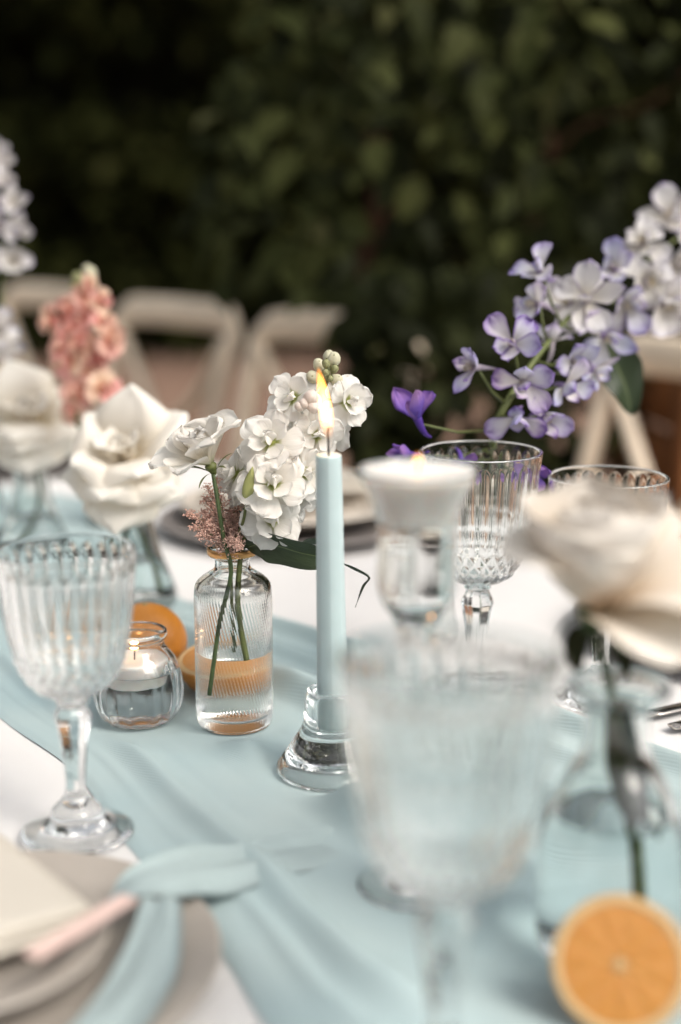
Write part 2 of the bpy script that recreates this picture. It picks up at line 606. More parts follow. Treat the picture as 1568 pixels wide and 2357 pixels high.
# ------------------------------------------------------------------ foliage
def leaf_cloud(name, P, Nrm, size, mat, droop=0.5, clump=None):
    """one mesh of many folded pointed leaves: P positions, Nrm facing, size length of each"""
    n = len(P)
    T = np.array([(0, 0, 0), (-0.30, 0.32, 0.05), (0, 0.40, -0.03), (0.30, 0.32, 0.05), (-0.24, 0.68, 0.02), (0, 0.72, -0.07), (0.24, 0.68, 0.02), (0, 1.05, -0.16)])
    Q = [(0, 2, 1), (0, 3, 2), (1, 2, 5, 4), (2, 3, 6, 5), (4, 5, 7), (5, 6, 7)]
    Nrm = Nrm / np.linalg.norm(Nrm, axis=1, keepdims=True)
    down = np.array([0, 0, -1.0]) * droop + RNG.normal(0, 0.45, (n, 3))
    Y = down - Nrm * np.sum(down * Nrm, axis=1, keepdims=True)
    Y /= np.linalg.norm(Y, axis=1, keepdims=True)
    X = np.cross(Y, Nrm)
    w = RNG.uniform(0.8, 1.25, n)
    VV = (P[:, None, :] + size[:, None, None] * (T[None, :, 0:1] * X[:, None, :] * w[:, None, None] + T[None, :, 1:2] * Y[:, None, :] + T[None, :, 2:3] * Nrm[:, None, :]))
    VV = VV.reshape(-1, 3)
    F = []
    for k in range(n):
        b = 8 * k
        F += [tuple(i + b for i in q) for q in Q]
    me = mesh(name, VV.tolist(), F, mat)
    a = me.attributes.new("leaf_random", 'FLOAT', 'POINT')
    rn = RNG.random(n) if clump is None else np.clip(0.72 * np.asarray(clump) + 0.38 * RNG.random(n) - 0.02, 0, 1)
    a.data.foreach_set('value', np.repeat(rn, 8).astype(np.float32))
    return me


def noise3(p, s):
    return mnoise.noise(Vector(p) * s)


# far hedge, ten metres off, its unseen top leaned forward to shade its face
hedge = empty('hedge', (0, 10.4, 0), 'tall dark leafy hedge closing off the far end behind the chairs', 'hedge')
P, Nn, S = [], [], []
tries = 0
while len(P) < 15000 and tries < 200000:
    tries += 1
    x = random.uniform(-7.5, 7.5)
    z = random.uniform(0.0, 5.6) if random.random() < 0.75 else random.uniform(0, 3)
    lob = noise3((x, 0, z), 0.9) * 0.55 + noise3((x, 3, z), 2.3) * 0.28
    dep = abs(random.gauss(0, 0.35))
    y = -0.2 - lob - max(0, z - 2.5) * 0.9 + dep
    if noise3((x, y, z), 1.7) < 0.0 and random.random() < 0.85:
        continue
    P.append((x, y, z))
    Nn.append((random.gauss(0, 0.5), -0.8 + random.gauss(0, 0.4), 0.55 + random.gauss(0, 0.4)))
    S.append(random.uniform(0.12, 0.24))
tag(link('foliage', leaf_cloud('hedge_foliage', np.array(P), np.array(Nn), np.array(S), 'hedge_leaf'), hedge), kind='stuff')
# near-black backing sheet: the hedge's shaded depth put into its colour
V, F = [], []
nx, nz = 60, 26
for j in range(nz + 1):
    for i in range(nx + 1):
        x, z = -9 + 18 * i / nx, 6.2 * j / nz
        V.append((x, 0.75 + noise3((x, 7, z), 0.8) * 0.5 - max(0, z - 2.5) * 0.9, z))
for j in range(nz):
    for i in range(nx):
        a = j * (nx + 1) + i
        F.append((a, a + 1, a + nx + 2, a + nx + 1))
principled('hedge_shade_sheet', (0.008, 0.008, 0.004), 0.95, 0.1, nscale=6, namp=0.5)
link('shade_sheet', mesh('hedge_shade_sheet', V, F, 'hedge_shade_sheet'), hedge)

# unseen hedge copies added behind the camera and on both sides to darken glass reflections
for (x, y, a, lab) in ((0, -9.5, 180, 'added unseen hedge behind the camera that darkens glass reflections'), (-11.5, 1, 90, 'added unseen hedge on the far left that darkens glass reflections'), (11.5, 1, -90, 'added unseen hedge on the far right that darkens glass reflections')):
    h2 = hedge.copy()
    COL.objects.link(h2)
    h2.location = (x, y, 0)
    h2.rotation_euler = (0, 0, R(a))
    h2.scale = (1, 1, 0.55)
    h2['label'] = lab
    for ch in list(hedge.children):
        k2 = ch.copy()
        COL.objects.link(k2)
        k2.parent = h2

# vine-covered thicket close behind the table on the right
vine = empty('climbing_vine', (0.9, 3.0, 0), 'leafy climbing vine with reddish stems hanging close behind the table', 'vine')
P, Nn, S, CL = [], [], [], []


def vine_left(z):
    # left outline of the vine: ragged, set back to the right near the chairs
    if z > 0.98:
        return -0.20 + 0.10 * noise3((0, 1, z), 2.2) + 0.10 * max(0, z - 1.6)
    return 0.02 + 0.05 * noise3((4, 1, z), 3)


def bare(x, z):
    # places where the woody stems show through
    return (abs(x - 0.055) < 0.03 and 0.93 < z < 1.16) or (abs(x - 0.40) < 0.035 and 1.22 < z < 1.32) or (abs(x - 0.30) < 0.03 and 0.93 < z < 1.0)


def vine_front(x):
    # nearest the table just left of the rightmost chair, set back behind that chair
    if x < 0.22: return 2.28
    if x < 0.40: return 2.28 + (x - 0.22) * 1.3
    return 2.52 + 0.25 * min(1, max(0, (x - 0.6) / 0.5))


for k in range(215):
    x0 = random.uniform(-0.25, 2.6) if k > 45 else random.uniform(-0.1, 0.5)
    y0 = vine_front(x0) + abs(random.gauss(0, 0.26))
    z0 = random.uniform(0.75, 2.5)
    ln = random.uniform(0.30, 0.95)
    sway = random.uniform(-0.12, 0.12)
    m = int(ln / 0.034)
    tone = random.random() ** 1.3  # light and dark clumps put into the leaf colour for depth
    for j in range(m):
        f = j / m
        z = z0 - ln * f
        if z < 0.05: break
        x = x0 + sway * f + random.gauss(0, 0.03)
        if x < vine_left(z) or bare(x, z): continue
        P.append((x - 0.9, y0 - 3.0 + random.gauss(0, 0.04) - 0.06 * math.sin(f * 3), z))
        Nn.append((random.gauss(-0.1, 0.45), -0.75 + random.gauss(0, 0.35), 0.65 + random.gauss(0, 0.4)))
        S.append(random.uniform(0.045, 0.088))
        CL.append(tone)
for k in range(2600):
    z = random.uniform(0.05, 2.8)
    x = random.uniform(-0.3, 2.8)
    if x < vine_left(z) or noise3((x, 0, z), 3.2) < 0.02: continue
    P.append((x - 0.9, 0.12 + abs(random.gauss(0, 0.3)), z))
    Nn.append((random.gauss(0, 0.5), -0.7 + random.gauss(0, 0.4), 0.6 + random.gauss(0, 0.4)))
    S.append(random.uniform(0.06, 0.11))
    CL.append(0.25)
for k in range(620):     # low growth that hides the end of the second chair
    x = 0.015 + abs(random.gauss(0, 0.14))
    z = random.uniform(0.35, 1.02)
    if x > 0.36: continue
    P.append((x - 0.9, random.uniform(2.10, 2.26) + max(0, x - 0.1) * 0.5 - 3.0, z))
    Nn.append((random.gauss(-0.1, 0.45), -0.75 + random.gauss(0, 0.35), 0.65 + random.gauss(0, 0.4)))
    S.append(random.uniform(0.035, 0.065))
    CL.append(0.3 + 0.4 * noise3((x, z, 0), 9))
for k in range(4200):    # unseen overhang added above the frame to keep sky light off the foliage
    x = random.uniform(0.1, 3.0)
    P.append((x - 0.9, random.uniform(-0.7, 0.8), random.uniform(2.35, 3.1)))
    Nn.append((random.gauss(0, 0.6), random.gauss(-0.3, 0.5), 1.0))
    S.append(random.uniform(0.06, 0.11))
    CL.append(0.3)
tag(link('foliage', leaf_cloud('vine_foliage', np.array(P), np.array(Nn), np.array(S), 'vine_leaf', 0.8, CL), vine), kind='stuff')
for x0, y0, r0 in ((0.060, 2.80, 0.026), (0.37, 2.78, 0.022), (1.05, 2.95, 0.03), (1.8, 3.0, 0.035)):
    pts = curve_pts([(x0 - 0.9 + random.uniform(-.03, .03), y0 - 3.0 + random.uniform(-.03, .03), z) for z in (0, 0.4, 0.75, 1.0, 1.12, 1.24)], 4)
    link('stem', mesh('vine_stem', *tube(pts, [r0 * (1.25 - 0.5 * i / len(pts)) for i in range(len(pts))], 10), 'bark'), vine)
for k in range(10):
    x0 = random.uniform(0.0, 2.2)
    z0 = random.uniform(0.8, 1.9)
    pts = curve_pts([(x0 - 0.9, -0.2, z0), (x0 - 0.8, -0.22, z0 + 0.15), (x0 - 0.62, -0.15, z0 + 0.22), (x0 - 0.4, -0.1, z0 + 0.45)], 4)
    link('branch', mesh('vine_branch', *tube(pts, 0.0035, 6), 'bark'), vine)

# plank planter behind the nearest chair on the right
planter = empty('wooden_planter', (0.93, 2.56, 0), 'orange brown planked wooden planter behind the rightmost chair', 'planter', rz=R(8))
for k in range(6):
    link('plank', mesh('planter_plank', *box((0, -0.22, 0.08 + 0.145 * k), (0.72, 0.025, 0.135), 0.006), 'crate_wood'), planter)
for sx in (-1, 1):
    link('post', mesh('planter_post', *box((sx * 0.385, -0.2, 0.45), (0.05, 0.07, 0.9), 0.006), 'crate_wood'), planter)
    for k in range(6):
        link('plank', mesh('planter_side_plank', *box((sx * 0.38, 0.02, 0.08 + 0.145 * k), (0.025, 0.36, 0.135), 0.006), 'crate_wood'), planter)
link('soil', mesh('planter_soil', *box((0, 0.0, 0.78), (0.72, 0.40, 0.05), 0.01), 'bark'), planter)

# ------------------------------------------------------------------ chairs
TDIR = Vector((-math.sin(R(45)), math.cos(R(45)), 0))      # along the table, away to the left
NDIR = Vector((math.cos(R(45)), math.sin(R(45)), 0))       # across the table, away


def make_chair():
    """cross-back chair; local +y is its back, origin on the ground"""
    root = empty('cross_back_chair', (0, 0, 0))
    W, H = 0.205, 0.92
    link('seat', mesh('chair_seat', *lathe([(0, 0.445), (0.16, 0.445), (0.20, 0.452), (0.207, 0.463), (0.20, 0.474), (0.17, 0.472), (0, 0.466)], 28,
         lambda th, r, z, i: r * (1 + 0.06 * math.cos(4 * th + PI))), 'chair_seat'), root)
    for s in (-1, 1):
        pts = curve_pts([(s * 0.165, 0.225, 0), (s * 0.17, 0.165, 0.30), (s * 0.172, 0.15, 0.46), (s * 0.182, 0.195, 0.68), (s * 0.190, 0.25, 0.86)], 4)
        link('back_post', mesh('chair_post', *tube(pts, 0.0165, 12), 'chair_wood'), root)
        pts = curve_pts([(s * 0.155, -0.15, 0.45), (s * 0.165, -0.165, 0.2), (s * 0.175, -0.18, 0)], 4)
        link('leg', mesh('chair_leg', *tube(pts, [0.018 - 0.004 * i / 8 for i in range(9)], 10), 'chair_wood'), root)
        pts = curve_pts([(s * 0.176, 0.245, 0.845), (s * 0.10, 0.240, 0.74), (0, 0.220 + 0.006 * s, 0.655), (-s * 0.10, 0.188, 0.56), (-s * 0.172, 0.153, 0.475)], 5)
        link('cross_brace', mesh('chair_brace', *tube(pts, 0.0165, 10, flat=0.6), 'chair_wood'), root)
        link('stretcher', mesh('chair_stretcher', *tube([(s * 0.162, -0.16, 0.22), (s * 0.168, 0.2, 0.24)], 0.010, 8), 'chair_wood'), root)
    # curved top rail: a swept rounded slab with its ends dropped into the posts
    V, F = [], []
    n = 25
    for i in range(n):
        u = -1 + 2 * i / (n - 1)
        x = u * 0.205
        y = 0.252 + 0.042 * (1 - u * u)
        edge = max(0.0, abs(u) - 0.72) / 0.28
        top = H - 0.058 * edge ** 2.4
        bot = H - 0.062 - 0.03 * edge ** 2
        for a in range(10):
            th = 2 * PI * a / 10
            V.append((x, y + 0.0155 * math.cos(th), (top + bot) / 2 + (top - bot) / 2 * (abs(math.sin(th)) ** 0.6) * (1 if math.sin(th) >= 0 else -1)))
    for i in range(n - 1):
        for a in range(10):
            b = (a + 1) % 10
            F.append((i * 10 + a, (i + 1) * 10 + a, (i + 1) * 10 + b, i * 10 + b))
    F.append(tuple(range(10)))
    F.append(tuple((n - 1) * 10 + a for a in range(9, -1, -1)))
    link('top_rail', mesh('chair_rail', V, F, 'chair_wood'), root)
    link('stretcher', mesh('chair_stretcher_cross', *tube([(-0.165, 0.02, 0.235), (0.165, 0.02, 0.235)], 0.010, 8), 'chair_wood'), root)
    return root


def copy_thing(root):
    c = root.copy()
    COL.objects.link(c)
    for ch in list(root.children):
        k = ch.copy()
        COL.objects.link(k)
        k.parent = c
    return c


chair0 = make_chair()
chairs = [
    ((0.50, 2.03), -66, 'beige cross back chair beside the wooden planter, behind the delphinium'),
    ((-0.015, 2.56), -42, 'beige cross back chair half hidden by the vine, behind the burning taper'),
    ((-0.345, 2.94), -46, 'beige cross back chair second from the far end, behind the white roses'),
    ((-0.70, 3.42), -45, 'beige cross back chair farthest along the row, behind the pink flower spike'),
]
for i, ((x, y), a, lab) in enumerate(chairs):
    c = chair0 if i == 0 else copy_thing(chair0)
    c.location = (x + 0.25 * math.sin(R(a)), y - 0.25 * math.cos(R(a)), 0)
    c.rotation_euler = (0, 0, R(a))
    tag(c, lab, 'chair', 'cross back chairs along the far side of the table')

# ------------------------------------------------------------------ table, cloth and runner
N0, N1, S0, S1 = 0.03, 1.285, -1.0, 3.4


def tpos(s, n, z=0.0):
    p = TDIR * s + NDIR * n
    return Vector((p.x, p.y, TZ + z))


tc_ = tpos((S0 + S1) / 2, (N0 + N1) / 2)
table = empty('banquet_table', (tc_.x, tc_.y, 0), 'long wooden banquet table hidden under the white cloth', 'table', rz=R(135))
link('tabletop', mesh('tabletop', *box((0, 0, TZ - 0.022), (S1 - S0 - 0.02, N1 - N0 - 0.02, 0.03), 0.004), 'table_wood'), table)
for sx in (-1, 1):
    for sy in (-1, 1):
        link('leg', mesh('table_leg', *box((sx * (S1 - S0 - 0.3) / 2, sy * (N1 - N0 - 0.25) / 2, (TZ - 0.038) / 2), (0.07, 0.07, TZ - 0.04), 0.006), 'table_wood'), table)

V, F, UV = [], [], []
ns, nn = 520, 210
hang = 0.42
for j in range(nn + 1):
    w = -hang + (N1 - N0 + 2 * hang) * j / nn
    for i in range(ns + 1):
        s = S0 - hang + (S1 - S0 + 2 * hang) * i / ns
        n = N0 + w
        on, os_ = max(N0 - n, n - N1, 0), max(S0 - s, s - S1, 0)
        d = max(on, os_)
        nc, sc = min(max(n, N0), N1), min(max(s, S0), S1)
        p = tpos(sc, nc)
        rip = 0.014 * math.sin(s * 17 + 2 * math.sin(n * 3)) + 0.014 * math.sin(n * 19 + 1)
        z = -0.0026 + 0.0009 * noise3((s, n, 0), 5) + 0.0006 * noise3((s, n, 3), 16) + (0.0016 * max(0, 1 - abs(n - 0.27) / 0.010) + 0.0016 * max(0, 1 - abs(n - 1.05) / 0.010) + 0.0014 * max(0, 1 - abs((s % 0.7) - 0.35) / 0.010)) * (1 if n < 0.33 or n > 1.02 else 0)
        if d > 0:
            fl = min(1, d / 0.04)
            out = 0.012 + rip * fl * min(1, d / 0.2) + 0.02 * min(1, d / hang)
            if on >= os_ or on > 0:
                p += NDIR * (out if n > N1 else -out) * (1 if on > 0 else 0)
            if os_ > 0:
                p += TDIR * (out if s > S1 else -out)
            z -= d
        V.append((p.x, p.y, TZ + z))
        UV.append((s, n))
for j in range(nn):
    for i in range(ns):
        a = j * (ns + 1) + i
        F.append((a, a + ns + 1, a + ns + 2, a + 1))
tag(link('tablecloth', mesh('tablecloth', V, F, 'white_cloth', uvs=UV)), 'plain white cloth covering the long table', 'tablecloth')

# places where something stands on the runner (x, y, radius): the cloth lies flat there
SPOTS = [(-0.076, 0.969, 0.028), (-0.146, 0.976, 0.024), (-0.005, 0.883, 0.038), (0.04, 0.72, 0.034), (0.043, 0.53, 0.037),
         (0.134, 0.652, 0.036), (0.126, 0.592, 0.03), (-0.157, 0.789, 0.033), (-0.19, 1.275, 0.038), (-0.15, 1.062, 0.012), (-0.094, 1.032, 0.014),
         (-0.314, 1.446, 0.036), (-0.345, 1.36, 0.04), (-0.30, 1.6, 0.035), (-0.45, 1.75, 0.035), (-0.40, 1.53, 0.035)]


def lerp_curve(keys, s):
    if s <= keys[0][0]: return keys[0][1]
    for (a, x), (b, y) in zip(keys, keys[1:]):
        if s <= b:
            return x + (y - x) * (s - a) / (b - a)
    return keys[-1][1]


# runner edges as offsets across the table, along it: near edge and far edge
NEAR = [(-1.0, 0.40), (0.2, 0.37), (0.44, 0.40), (0.61, 0.452), (0.88, 0.528), (1.15, 0.595), (1.5, 0.64), (2.0, 0.65), (3.4, 0.62)]
FAR = [(-1.0, 0.80), (0.49, 0.822), (0.58, 0.815), (0.9, 0.815), (1.03, 0.825), (1.345, 1.0), (1.7, 0.97), (2.4, 0.92), (3.4, 0.9)]
V, F, UV = [], [], []
ns, nw = 420, 150


def fold(s, w):
    """height of the runner's folds: long pleats that wander along the cloth, steep on one flank"""
    h = 0.0
    for k, (c0, a, wd, ph, sl) in enumerate([(0.055, 0.004, 0.022, 0.3, 0.0), (0.17, 0.016, 0.045, 3.3, 0.03), (0.36, 0.030, 0.065, 1.7, 0.05), (0.51, 0.015, 0.040, 4.0, 0.02), (0.66, 0.030, 0.062, 2.9, 0.03), (0.80, 0.014, 0.035, 1.0, 0.0), (0.93, 0.016, 0.035, 5.2, 0.0)]):
        c = c0 + sl * (s - 0.6) + 0.028 * math.sin(s * 2.1 + ph) + 0.006 * math.sin(s * 5.3 + 2 * ph)
        amp = 0.72 * a * (0.9 + 0.6 * mnoise.noise(Vector((s * 1.7, k * 3.7, 0))))
        d = (w - c) / wd
        h += max(amp, 0.0006) * (1.0 / (1 + d * d) ** 1.5 if d > 0 else math.exp(-d * d * 2.6))
    h += 0.0024 * mnoise.noise(Vector((s * 2.6, w * 13 + 0.6 * math.sin(s * 3), 1.3))) + 0.0009 * mnoise.noise(Vector((s * 9, w * 34, 4)))
    return h


for j in range(nw + 1):
    w = j / nw
    for i in range(ns + 1):
        s = -0.6 + 3.6 * i / ns
        a, b = lerp_curve(NEAR, s), lerp_curve(FAR, s)
        a += 0.006 * math.sin(s * 11) + 0.004 * math.sin(s * 27)
        b += 0.008 * math.sin(s * 9 + 1) + 0.005 * math.sin(s * 23)
        n = a + (b - a) * w
        p = tpos(s, n)
        h = fold(s, w)
        for x, y, r in SPOTS:
            d = math.hypot(p.x - x, p.y - y)
            if d < r + 0.05:
                f = max(0.0, (d - r) / 0.05)
                h *= f * f * (3 - 2 * f)
        ed = min(1, min(w, 1 - w) / 0.018)
        h *= ed
        V.append((p.x, p.y, TZ + 0.0006 * ed - 0.0016 * (1 - ed) + max(h, 0)))
        UV.append((s, n))
for j in range(nw):
    for i in range(ns):
        a = j * (ns + 1) + i
        F.append((a, a + ns + 1, a + ns + 2, a + 1))
tag(link('table_runner', mesh('table_runner', V, F, 'runner_gauze', uvs=UV)), 'crumpled pale blue gauze runner lying along the white tablecloth', 'table runner')


# ------------------------------------------------------------------ glassware
def facet(th, n):
    a = (th % (2 * PI / n)) - PI / n
    return math.cos(PI / n) / math.cos(a)


def hermite(keys, z):
    """radius at height z from (z, r) keys, monotone linear-cubic blend"""
    if z <= keys[0][0]: return keys[0][1]
    for (a, x), (b, y) in zip(keys, keys[1:]):
        if z <= b:
            return x + (y - x) * (z - a) / (b - a)
    return keys[-1][1]


def goblet(name, loc, scale, kind, label, rot=0.0, group='pressed glass goblets'):
    """pressed-glass goblet: fluted bowl over a belt of diamonds, faceted stem, round foot"""
    root = empty(name, loc, label, 'goblet', group, rz=rot)
    root.scale = scale
    if kind == 'A':
        H, zb, r_rim = 0.174, 0.086, 0.0400
        keys = [(0.086, 0.0080), (0.0885, 0.0150), (0.092, 0.0205), (0.098, 0.0258), (0.106, 0.0300), (0.1136, 0.0328), (0.124, 0.0352), (0.14, 0.0375), (0.157, 0.0390), (0.174, 0.0400)]
        zd = 0.111
        stem = [(0.0085, 0.086), (0.0095, 0.083), (0.0080, 0.0805), (0.0090, 0.079), (0.0112, 0.0745), (0.0100, 0.068), (0.0078, 0.055), (0.0064, 0.040), (0.0060, 0.032), (0.0070, 0.0255), (0.0105, 0.0205)]
        foot = [(0.0105, 0.0205), (0.0145, 0.0165), (0.0155, 0.0130), (0.0165, 0.0105), (0.024, 0.0065), (0.0325, 0.0030), (0.0335, 0.0018), (0.0325, 0.0006), (0.028, 0.0004), (0.014, 0.0030), (0, 0.0040)]
    else:
        H, zb, r_rim = 0.192, 0.094, 0.0447
        keys = [(0.094, 0.0085), (0.0965, 0.0180), (0.101, 0.0245), (0.108, 0.0290), (0.114, 0.0320), (0.124, 0.0358), (0.14, 0.0394), (0.165, 0.0425), (0.192, 0.0447)]
        zd = 0.124
        stem = [(0.0090, 0.094), (0.0100, 0.091), (0.0086, 0.089), (0.0092, 0.087), (0.0120, 0.080), (0.0110, 0.074), (0.0086, 0.058), (0.0068, 0.042), (0.0064, 0.034), (0.0074, 0.027), (0.011, 0.022)]
        foot = [(0.011, 0.022), (0.0155, 0.0175), (0.0165, 0.014), (0.018, 0.0112), (0.026, 0.007), (0.0355, 0.0032), (0.0365, 0.0018), (0.0355, 0.0006), (0.03, 0.0004), (0.015, 0.0030), (0, 0.0040)]
    nseg, nfl, nd = 288, 26, 24
    outer = []
    m = 84
    for i in range(m + 1):
        f = i / m
        z = zb + (H - zb) * f
        outer.append((hermite(keys, z), z))
    nout = len(outer)
    th_w = 0.0021
    prof = outer + [(r_rim - 0.0010 + 0.0012 * math.cos(a), H + 0.0012 * math.sin(a)) for a in [PI * k / 8 for k in range(1, 8)]]
    inner = []
    for i in range(28, 0, -1):
        z = zb + 0.006 + (H - zb - 0.007) * i / 28
        inner.append((max(hermite(keys, z - 0.0012) - th_w - 0.0012 * (1 - i / 28), 0.002), z))
    prof += inner + [(0, zb + 0.0055)]
    rowh = (zd - zb) / 4.2

    def mod(th, r, z, i):
        if i >= nout:
            return r
        if z < zd:
            u = th * nd / (2 * PI)
            v = (z - zb) / rowh
            a = abs(((u + v * 0.5) % 1.0) - 0.5) * 2
            b = abs(((u - v * 0.5) % 1.0) - 0.5) * 2
            fade = min(1, (z - zb) / 0.008)
            return r + (0.0017 * min(a, b) * 1.1 - 0.0006) * fade
        # scalloped flutes, each closing in a round arch below the rim
        c = abs(math.cos(th * nfl / 2))
        up = max(0.0, (z - (H - 0.014)) / 0.010)
        lo = max(0.0, 1 - (z - zd) / 0.004)
        return r - 0.0013 * max(0.0, c ** 1.2 - up * up * 1.0 - lo)

    link('bowl', mesh(name + '_bowl', *lathe(prof, nseg, mod), 'clear_glass'), root)
    sp = smooth_profile(stem, 4)[::-1]
    link('stem', mesh(name + '_stem', *lathe(sp, 96, lambda th, r, z, i: r * (facet(th, 8) if 0.024 < z < zb - 0.004 else 1)), 'clear_glass'), root)
    fp = smooth_profile(foot, 3)[::-1]
    link('foot', mesh(name + '_foot', *lathe(fp, 72), 'clear_glass'), root)
    return root


goblet('goblet', (-0.157, 0.789, TZ), (1, 1, 1), 'A', 'empty fluted glass goblet beside the round candle jar, next to the grey plate')
goblet('goblet', (0.043, 0.535, TZ + 0.001), (1, 1, 1), 'B', 'large blurred glass goblet closest to the camera, in front of the taper candlestick', 0.1)
goblet('goblet', (0.101, 1.012, TZ), (1, 1, 1), 'B', 'tall glass goblet with diamond cut base in front of the purple delphinium', 0.07)
goblet('goblet', (0.196, 1.022, TZ), (1.10, 1.10, 0.985), 'A', 'shorter ribbed glass goblet behind the blush rose', 0.05)


def lathe_part(name, prof, parent, mat, n=72, mod=None, mname=None):
    return link(name, mesh(mname or name, *lathe(prof, n, mod), mat), parent)


def vessel(parent, outer, inner, level, mat='clear_glass', n=80, mod=None, rough=None):
    """hollow glass with water: outer wall from bottom centre to lip, inner wall given from the bottom up to the lip.
    Above the level the inner wall borders air; below it glass borders water, which is closed by its own top."""
    dry, wet = [], []
    r_l = inner[-1][0]
    for (r, z), (r2, z2) in zip(inner, inner[1:]):
        if z < level:
            wet.append((r, z))
            if z2 >= level:
                r_l = r + (r2 - r) * (level - z) / (z2 - z)
        else:
            dry.append((r, z))
    dry.append(inner[-1])
    body = list(outer) + dry[::-1] + [(r_l, level)]
    link('body', mesh('glass_body', *lathe(body, n, mod), mat), parent)
    side = [(r_l, level)] + wet[::-1]
    top = [(r_l, level), (r_l - 0.0007, level - 0.0006), (r_l - 0.0018, level - 0.0009), (r_l - 0.004, level - 0.0010), (0, level - 0.0010)]
    V1, F1 = lathe(side, n)
    V2, F2 = lathe(top, n)
    V, F = join([(V1, F1), (V2, F2)])
    me = mesh('water_body', V, F)
    me.materials.append(MATS['wet_glass'])
    me.materials.append(MATS['water'])
    me.polygons.foreach_set('material_index', np.array([0] * len(F1) + [1] * len(F2), dtype=np.int32))
    return link('water', me, parent)


# ---- bud vase with the gilded lip
vase_p = Vector((-0.076, 0.969, TZ + 0.0008))
vase = empty('bud_vase', vase_p, 'clear diagonally ribbed glass bud vase with a gold lip, in the middle', 'vase')
vo = [(0, 0.0012), (0.018, 0.0010), (0.0235, 0.0002), (0.0258, 0.0012), (0.0270, 0.0040), (0.0274, 0.008)]
vo += [(0.0274, 0.008 + (0.098 - 0.008) * i / 40) for i in range(1, 41)]
vo += [(0.0272, 0.1015), (0.0265, 0.1045), (0.0250, 0.1068), (0.0215, 0.1100), (0.0170, 0.1128), (0.0136, 0.1150), (0.0125, 0.1172), (0.0122, 0.1195), (0.0123, 0.1225), (0.0132, 0.1240), (0.0160, 0.1250), (0.0170, 0.1258), (0.0172, 0.1300), (0.0166, 0.1308)]
nvo = len(vo)
vi = [(0, 0.0075), (0.016, 0.0075), (0.0225, 0.0085), (0.0245, 0.0115), (0.0250, 0.016), (0.0250, 0.096), (0.0248, 0.1000), (0.0235, 0.1035), (0.0205, 0.1065), (0.0155, 0.1098), (0.0118, 0.1125), (0.0103, 0.116), (0.0100, 0.122), (0.0112, 0.1255), (0.0145, 0.1285), (0.0156, 0.1306)]


def rib(th, r, z, i):
    if 0.006 < z < 0.099 and i < nvo:
        f = min(1, (z - 0.006) / 0.008, (0.099 - z) / 0.006)
        return r + 0.00042 * f * math.sin(72 * th + z * 640)
    return r


vessel(vase, vo, vi, 0.0560, 'vase_glass', 432, rib)
lathe_part('gold_lip', [(0.01735, 0.1262), (0.01775, 0.1266), (0.01785, 0.1283), (0.01775, 0.1302), (0.0172, 0.1312), (0.0164, 0.1313), (0.0164, 0.1309), (0.0171, 0.1309), (0.0173, 0.1300), (0.01735, 0.1262)], vase, 'gold', 80)

# ---- round ribbed jar with a floating candle
jar_p = Vector((-0.146, 0.976, TZ + 0.0008))
jar = empty('candle_jar', jar_p, 'small round lobed glass jar half filled with water beside the oranges', 'jar')
jo = [(0, 0.0015), (0.017, 0.0008), (0.0215, 0.0010), (0.0258, 0.0035), (0.0300, 0.0095), (0.0328, 0.0180), (0.0336, 0.0262), (0.0322, 0.0360), (0.0290, 0.0445), (0.0245, 0.0512), (0.0208, 0.0552), (0.0195, 0.0580), (0.0196, 0.0612), (0.0212, 0.0632), (0.0219, 0.0656), (0.0213, 0.0680), (0.0200, 0.0686)]
jo = smooth_profile(jo, 3)
njo = len(jo)
ji = smooth_profile([(0.0190, 0.0676), (0.0182, 0.0640), (0.0176, 0.0590), (0.0186, 0.0545), (0.0228, 0.0495), (0.0268, 0.0430), (0.0297, 0.0350), (0.0309, 0.0262), (0.0300, 0.0185), (0.0272, 0.0110), (0.0230, 0.0062), (0.017, 0.0046), (0, 0.0044)], 3)
vessel(jar, jo, ji[::-1], 0.0400, 'clear_glass', 168, lambda th, r, z, i: r * (1 - 0.055 * abs(math.sin(th * 6 + 0.4)) ** 0.7 * min(1, max(0, (0.053 - z) / 0.02)) * min(1, z / 0.012)) if i < njo else r)


def flame_mesh(h, r, lean=0.12):
    prof = [(0, 0), (0.45, 0.03), (0.75, 0.10), (0.93, 0.20), (1.0, 0.32), (0.95, 0.45), (0.82, 0.60), (0.60, 0.76), (0.34, 0.89), (0.12, 0.97), (0, 1.0)]
    V, F = lathe([(a * r, b * h) for a, b in smooth_profile(prof, 2)], 24)
    V = [(x - lean * h * (z / h) ** 1.7, y, z) for x, y, z in V]
    return mesh('flame', V, F, 'flame')


def flame_light(parent, loc, watts):
    d = bpy.data.lights.new('flame_light', 'POINT')
    d.energy = watts
    d.color = (1.0, 0.55, 0.22)
    d.shadow_soft_size = 0.003
    o = bpy.data.objects.new('flame_light', d)
    COL.objects.link(o)
    o.parent = parent
    o.location = loc


def floating_candle(loc, r, h, label, cut=True):
    root = empty('floating_candle', loc, label, 'candle')
    lathe_part('wax', smooth_profile([(0, 0), (r * 0.72, 0.0005), (r * 0.82, 0.002), (r * 0.97, h * 0.75), (r, h * 0.9), (r * 0.95, h), (r * 0.55, h - 0.0012), (0, h - 0.002)], 3), root, 'wax_white', 48, mname='floating_wax')
    link('wick', mesh('floating_wick', *tube([(0, 0, h - 0.003), (0.0002, 0, h + 0.004), (0.0008, 0, h + 0.007)], 0.0006, 6), 'wick'), root)
    f = link('flame', flame_mesh(0.011, 0.0028, 0.05), root)
    f.location = (0.0004, 0, h + 0.0035)
    flame_light(root, (0, 0, h + 0.010), 0.003)
    return root


floating_candle(jar_p + Vector((-0.002, -0.001, 0.029)), 0.0235, 0.0185, 'lit white floating candle in the round lobed jar')

